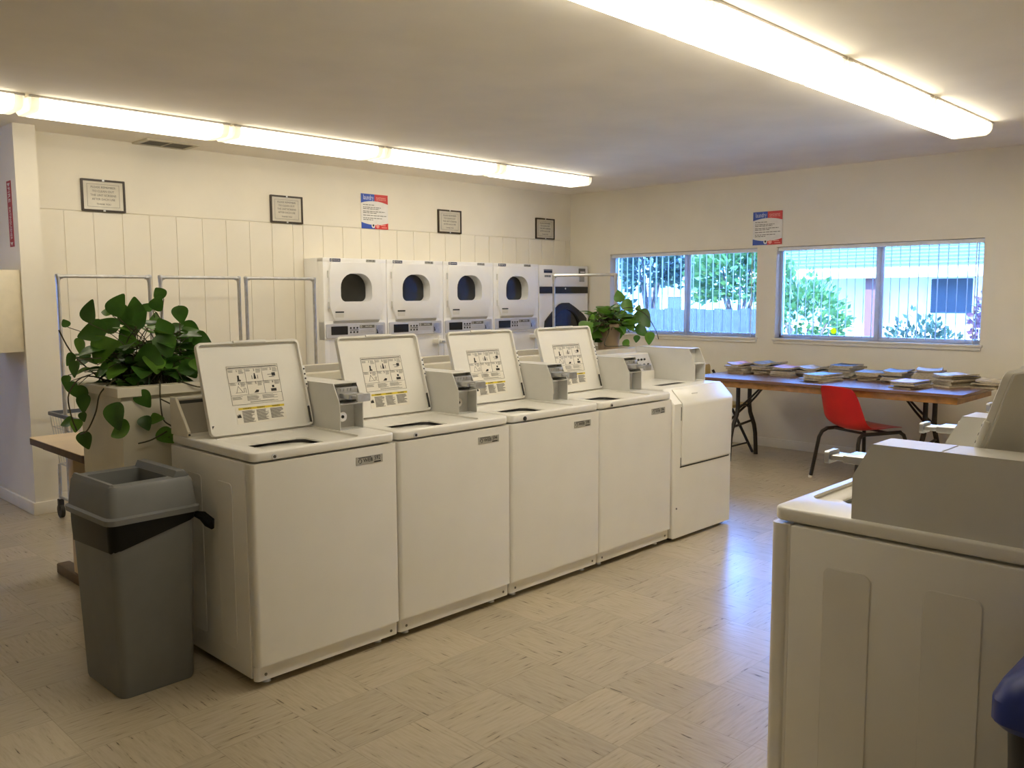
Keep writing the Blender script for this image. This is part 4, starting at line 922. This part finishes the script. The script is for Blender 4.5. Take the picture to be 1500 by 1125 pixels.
piles = [
    (5.60, 1.19, 5, 'leftmost pile on the long table', 80, ('pink', 'cream', 'grey', 'brown', 'grey')),
    (5.64, .96, 6, 'second pile from the left on the long table', 85, ('pale blue', 'grey', 'black', 'grey', 'olive', 'grey')),
    (5.58, .74, 5, 'third pile from the left on the long table', 95, ('pink', 'white', 'grey', 'olive', 'black')),
    (5.66, .53, 5, 'pile behind and left of the red chair', 84, ('white', 'grey', 'blue-grey', 'cream', 'grey')),
    (5.73, .29, 8, 'tall dark pile behind the red chair', 92, ('black', 'grey', 'black', 'grey', 'olive', 'black', 'grey', 'brown')),
    (5.29, .30, 4, 'low front pile left of the red chair', 75, ('blue-grey', 'black', 'grey', 'cream')),
    (5.66, .04, 5, 'pale-topped pile right of the dark pile', 96, ('pale blue', 'cream', 'grey', 'grey', 'olive')),
    (5.64, -.19, 6, 'grey pile behind the red chair\'s right', 88, ('blue-grey', 'grey', 'black', 'grey', 'cream', 'grey')),
    (5.25, -.42, 4, 'front pile right of the red chair', 78, ('pink', 'black', 'cream', 'brown')),
    (5.68, -.405, 8, 'tallest pile at the back right', 99, ('white', 'pink', 'cream', 'grey', 'brown', 'grey', 'olive', 'grey')),
    (5.55, -.635, 6, 'untidy pile near the right table end', 70, ('cream', 'black', 'grey', 'black', 'brown', 'grey')),
    (5.65, -.86, 4, 'pile jutting past the right table end', 86, ('cream', 'black', 'grey', 'brown'))]
for (x, y, n, where, ang, cols) in piles:
    z = TZ + .0005; hs = [random.uniform(.010, .017) for _ in range(n)]
    for k in range(n - 1, -1, -1):
        h = hs[k]; curl = .0 if k > 1 else (.002 if k else random.choice((.004, .010, .016)))
        o = magazine(random.uniform(.178, .195), random.uniform(.265, .29), h, cols[k], curl)
        o.location = (x + random.uniform(-.028, .028), y + random.uniform(-.010, .010), z); o.rotation_euler = (0, 0, R(ang + random.uniform(-11, 11)))
        z += h + .0006
        tag(o, '%s magazine, %s %s %s' % (cols[k], ORD[k], 'of' if k == 0 else 'from top of', where), 'magazine', 'magazines piled on the long table')
EXPOSURE = 0.0
# ------------------------------------------------------------------ outside the windows
M['og'] = mk('garden_soil_and_bark', (.50, .45, .36), .9, var=.3, scale=8)
M['hw'] = mk('white_house_paint', (.80, .82, .82), .7, var=.03, scale=3)
M['rooft'] = mk('grey_green_shingle', (.075, .12, .12), .8, var=.15, scale=20)
M['shut'] = mk('dark_louvre', (.045, .05, .06), .5)
M['post'] = mk('rust_brown_post', (.16, .06, .045), .7)
M['hedge'] = mk('garden_leaf_green', (.07, .15, .03), .6, var=.5, scale=5, trans=.3)
M['hedged'] = mk('garden_leaf_shaded_green', (.025, .055, .03), .6, var=.5, scale=5, trans=.25)  # shade put into a darker copy of the leaf green
M['pale'] = mk('sunlit_pale_leaf', (.66, .72, .55), .5, var=.2, trans=.3)  # sunlight put into the whitened leaf colour
M['fence'] = mk('shade_dark_fence', (.045, .05, .055), .8, var=.2, scale=12)  # shade on the boards is put into this dark colour
M['bark'] = mk('bark', (.12, .08, .06), .9, var=.4, scale=20)
M['plum'] = mk('plum_leaf', (.10, .03, .05), .6, var=.4, trans=.2)
struct(MB().box(XR + T, -8, -.16, 30, 22, -.10), 'ground_outside', 'og', smooth=0)
def bush(name, label, cat, loc, rad, n, size, mt, seed, long=False, trunk=False):
    rnd = random.Random(seed); t = thing(name, label, cat, loc); bm = bmesh.new()
    for k in range(n):
        a = rnd.uniform(0, 2 * PI); e = math.asin(rnd.uniform(-.35, 1)); rr = rnd.uniform(.62, 1) * (1 + .12 * math.sin(3 * a + seed) + .1 * math.sin(5 * e))
        o = Vector((math.cos(a) * math.cos(e), math.sin(a) * math.cos(e), math.sin(e)))
        p = Vector((rad[0] * o.x, rad[1] * o.y, rad[2] * o.z)) * rr + Vector((0, 0, rad[2] * (1.0 if not trunk else 2.0)))
        d = (o + Vector((rnd.uniform(-.8, .8), rnd.uniform(-.8, .8), rnd.uniform(-.5, .9)))).normalized(); w = d.orthogonal().normalized(); w = Matrix.Rotation(rnd.uniform(0, 6.3), 3, d) @ w
        L = size * rnd.uniform(.6, 1.3)
        q = [p, p + d * L * .5 + w * L * .28, p + d * L, p + d * L * .5 - w * L * .28]
        bm.faces.new([bm.verts.new(v) for v in q])
    s = MB(); s.add(bm); s.build('foliage', mt, t, smooth=0)
    s = MB(); zt = rad[2] * (1.2 if not trunk else 2.3)
    for k in range(5):
        a = k * 1.26; s.tube([(0, 0, -.1), (.1 * math.cos(a) * rad[0], .1 * math.sin(a) * rad[1], zt * .5), (.5 * math.cos(a) * rad[0], .5 * math.sin(a) * rad[1], zt)], [.05, .04, .015], 6)
    s.build('branches', 'bark', t)
    return t
def tuft(label, loc, n, L, seed):
    rnd = random.Random(seed); t = thing('strap_leaf_plant', label, 'plant', loc, 0, 'pale strap-leaved plants in the garden bed'); bm = bmesh.new()
    for k in range(n):
        a = rnd.uniform(0, 6.283); ln = L * rnd.uniform(.7, 1.15); o = Vector((math.cos(a), math.sin(a), 0)); w = Vector((-math.sin(a), math.cos(a), 0)) * .016; sp = rnd.uniform(.15, .55)
        pr = None
        for j in range(5):
            u = j / 4; p = o * (ln * sp * u) + Vector((0, 0, ln * (1.05 * u - .62 * sp * u * u))); ww = w * (1 - u * .92)
            c = (bm.verts.new(p - ww), bm.verts.new(p + ww))
            if pr: bm.faces.new((pr[0], pr[1], c[1], c[0]))
            pr = c
    s = MB(); s.add(bm); s.build('leaves', 'pale', t, smooth=0)
# house across the garden
t = thing('house', 'white house with shingle roof seen through right window', 'house', (13.0, 0, -.1))
s = MB(); s.box(.0, -3.2, 0, .25, 5.4, 2.05); s.build('wall', 'hw', t, smooth=0)
s = MB()
nrow = 9
for i in range(nrow):
    a, b = i / nrow, (i + 1) / nrow
    s.prism([(-.55 + 2.4 * a, 1.93 + .62 * a), (-.55 + 2.4 * b, 1.93 + .62 * b), (-.55 + 2.4 * b, 1.90 + .62 * b), (-.55 + 2.4 * a, 1.96 + .62 * a)][:0] or [(-.55 + 2.4 * a, 1.955 + .62 * a), (-.55 + 2.4 * b, 1.925 + .62 * b), (-.55 + 2.4 * b, 1.90 + .62 * b), (-.55 + 2.4 * a, 1.90 + .62 * a)], 'y', -3.4, 5.6)
s.build('roof', 'rooft', t, smooth=0)
s = MB(); s.box(-.60, -3.4, 1.80, -.55, 5.6, 1.96); s.build('fascia', 'hw', t, smooth=0)
s = MB(); s.prism(rrect(1.43, 1.18, 2.18, 1.84, .01, 1), 'x', -.03, .02, hole=rrect(1.50, 1.24, 2.11, 1.78, .01, 1)); f = s.build('window', 'hw', t, smooth=0)
s = MB(); s.box(-.01, 1.50, 1.24, .01, 2.11, 1.78)
for i in range(14): s.box(-.025, 1.50, 1.25 + i * .038, -.008, 2.11, 1.272 + i * .038)
s.build('louvre', 'shut', f, smooth=0)
s = MB(); s.box(-.45, 2.80, 0, -.25, 2.98, 1.9); s.build('porch_post', 'post', t, smooth=0)
s = MB(); s.box(-.06, 3.7, .02, 0, 3.82, 1.9, .004)
for i in range(11): s.box(-.012, 3.82, .1 + i * .165, 0, 5.35, .105 + i * .165)
s.build('corner_board', 'hw', t, smooth=0)
t = thing('house', 'pale house with dark windows seen through left window', 'house', (15.5, 8.0, -.1), 0)
s = MB(); s.box(0, 0, 0, .3, 7.5, 2.3); s.build('wall', 'hw', t, smooth=0)
s = MB(); s.prism([(-.6, 2.25), (-.6, 2.35), (2.4, 3.1), (2.4, 3.0)], 'y', -.5, 8); s.build('roof', 'rooft', t, smooth=0)
for y0, z0 in ((.35, 1.05), (.35, .45), (.95, 1.05), (.95, .45), (4.2, .9)):
    s = MB(); s.prism(rrect(y0, z0, y0 + .48, z0 + .5, .01, 1), 'x', -.04, .02, hole=rrect(y0 + .05, z0 + .05, y0 + .43, z0 + .45, .01, 1)); f = s.build('window', 'hw', t, smooth=0)
    s = MB(); s.box(-.02, y0 + .05, z0 + .05, .0, y0 + .43, z0 + .45); s.build('pane', 'shut', f, smooth=0)
t = thing('board_fence', 'board fence coloured dark for shade beyond left window', 'fence', (9.6, 3.1, -.1))
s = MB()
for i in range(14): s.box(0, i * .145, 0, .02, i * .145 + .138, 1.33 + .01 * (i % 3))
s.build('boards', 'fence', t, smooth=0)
s = MB(); s.box(.02, 0, .3, .06, 2.02, .38); s.box(.02, 0, 1.05, .06, 2.02, 1.13); s.build('rails', 'fence', t, smooth=0)
bush('garden_bush', 'leafy green bush in left half of right window', 'bush', (10.6, 3.05, -.1), (.6, .62, .95), 1500, .11, 'hedge', 1)
bush('garden_bush', 'low dark bush before the louvred window across the garden', 'bush', (11.6, 1.75, -.1), (.5, .6, .62), 700, .10, 'hedged', 2)
bush('garden_tree', 'bright green tree behind the fence in left window', 'tree', (11.2, 4.5, -.1), (.75, .75, .85), 2600, .14, 'hedge', 3, trunk=True)
bush('garden_tree', 'tall dark tree at the middle of left window', 'tree', (11.0, 6.1, -.1), (.5, .5, 1.0), 2200, .14, 'hedged', 4, trunk=True)
bush('garden_bush', 'rounded bush at the left edge of left window', 'bush', (11.2, 7.4, -.1), (.6, .6, .9), 1300, .12, 'hedged', 5)
bush('garden_bush', 'plum-coloured shrub at right edge of right window', 'bush', (11.0, .55, -.1), (.45, .35, .95), 800, .10, 'plum', 6)
k = 0
spots = [(8.1, .05), (8.6, 1.0), (8.1, 1.65), (8.6, 2.4), (9.3, .3), (9.6, 1.55), (8.7, 3.3), (8.9, 4.1), (8.7, 4.9), (9.0, 5.7)]
for x, y in spots:
    k += 1; tuft('pale strap-leaved plant in the sunny garden bed outside', (x, y, -.1), 70, 1.05 if y < 3 else .85, k)
# unseen roof overhang, added to shade the ground just outside
struct(MB().box(XR + T, YB, H - .12, XR + .75, YH, H), 'added_eave', 'hw', smooth=0)

# ------------------------------------------------------------------ light
wd = bpy.data.worlds.new('World'); SC.world = wd; wd.use_nodes = True
bg = wd.node_tree.nodes['Background']; bg.inputs['Color'].default_value = (.17, .36, 1.0, 1); bg.inputs['Strength'].default_value = 30
sd = bpy.data.lights.new('sun', 'SUN'); sd.energy = 24; sd.angle = R(.6); sd.color = (1, .97, .9)
so = bpy.data.objects.new('sun', sd); COL.objects.link(so); so.rotation_euler = Vector((.62, .18, -.76)).to_track_quat('-Z', 'Y').to_euler()

# ------------------------------------------------------------------ camera
cam = bpy.data.cameras.new('camera'); co = bpy.data.objects.new('camera', cam); COL.objects.link(co); SC.camera = co
cam.sensor_fit = 'HORIZONTAL'; cam.sensor_width = 36; cam.lens = 36 * 1273.2 / 1500; cam.clip_start = .02
yaw, pit, rol = .7773, -.102, -.0053
fw = Vector((math.cos(pit) * math.cos(yaw), math.cos(pit) * math.sin(yaw), math.sin(pit))); rt = Vector((math.sin(yaw), -math.cos(yaw), 0)); up = rt.cross(fw)
r2 = rt * math.cos(rol) + up * math.sin(rol); u2 = -rt * math.sin(rol) + up * math.cos(rol)
mw = Matrix((r2, u2, -fw)).transposed().to_4x4(); mw.translation = (-1.5403, -2.8571, 1.4587); co.matrix_world = mw
vs = SC.view_settings; vs.view_transform = 'Standard'; vs.look = 'None'; vs.gamma = 1; vs.use_curve_mapping = False; vs.exposure = EXPOSURE
SC.cycles.max_bounces = 10; SC.cycles.diffuse_bounces = 5; SC.cycles.transparent_max_bounces = 16; SC.cycles.use_denoising = True; SC.cycles.sample_clamp_indirect = 8
SC.cycles.caustics_reflective = False; SC.cycles.caustics_refractive = False
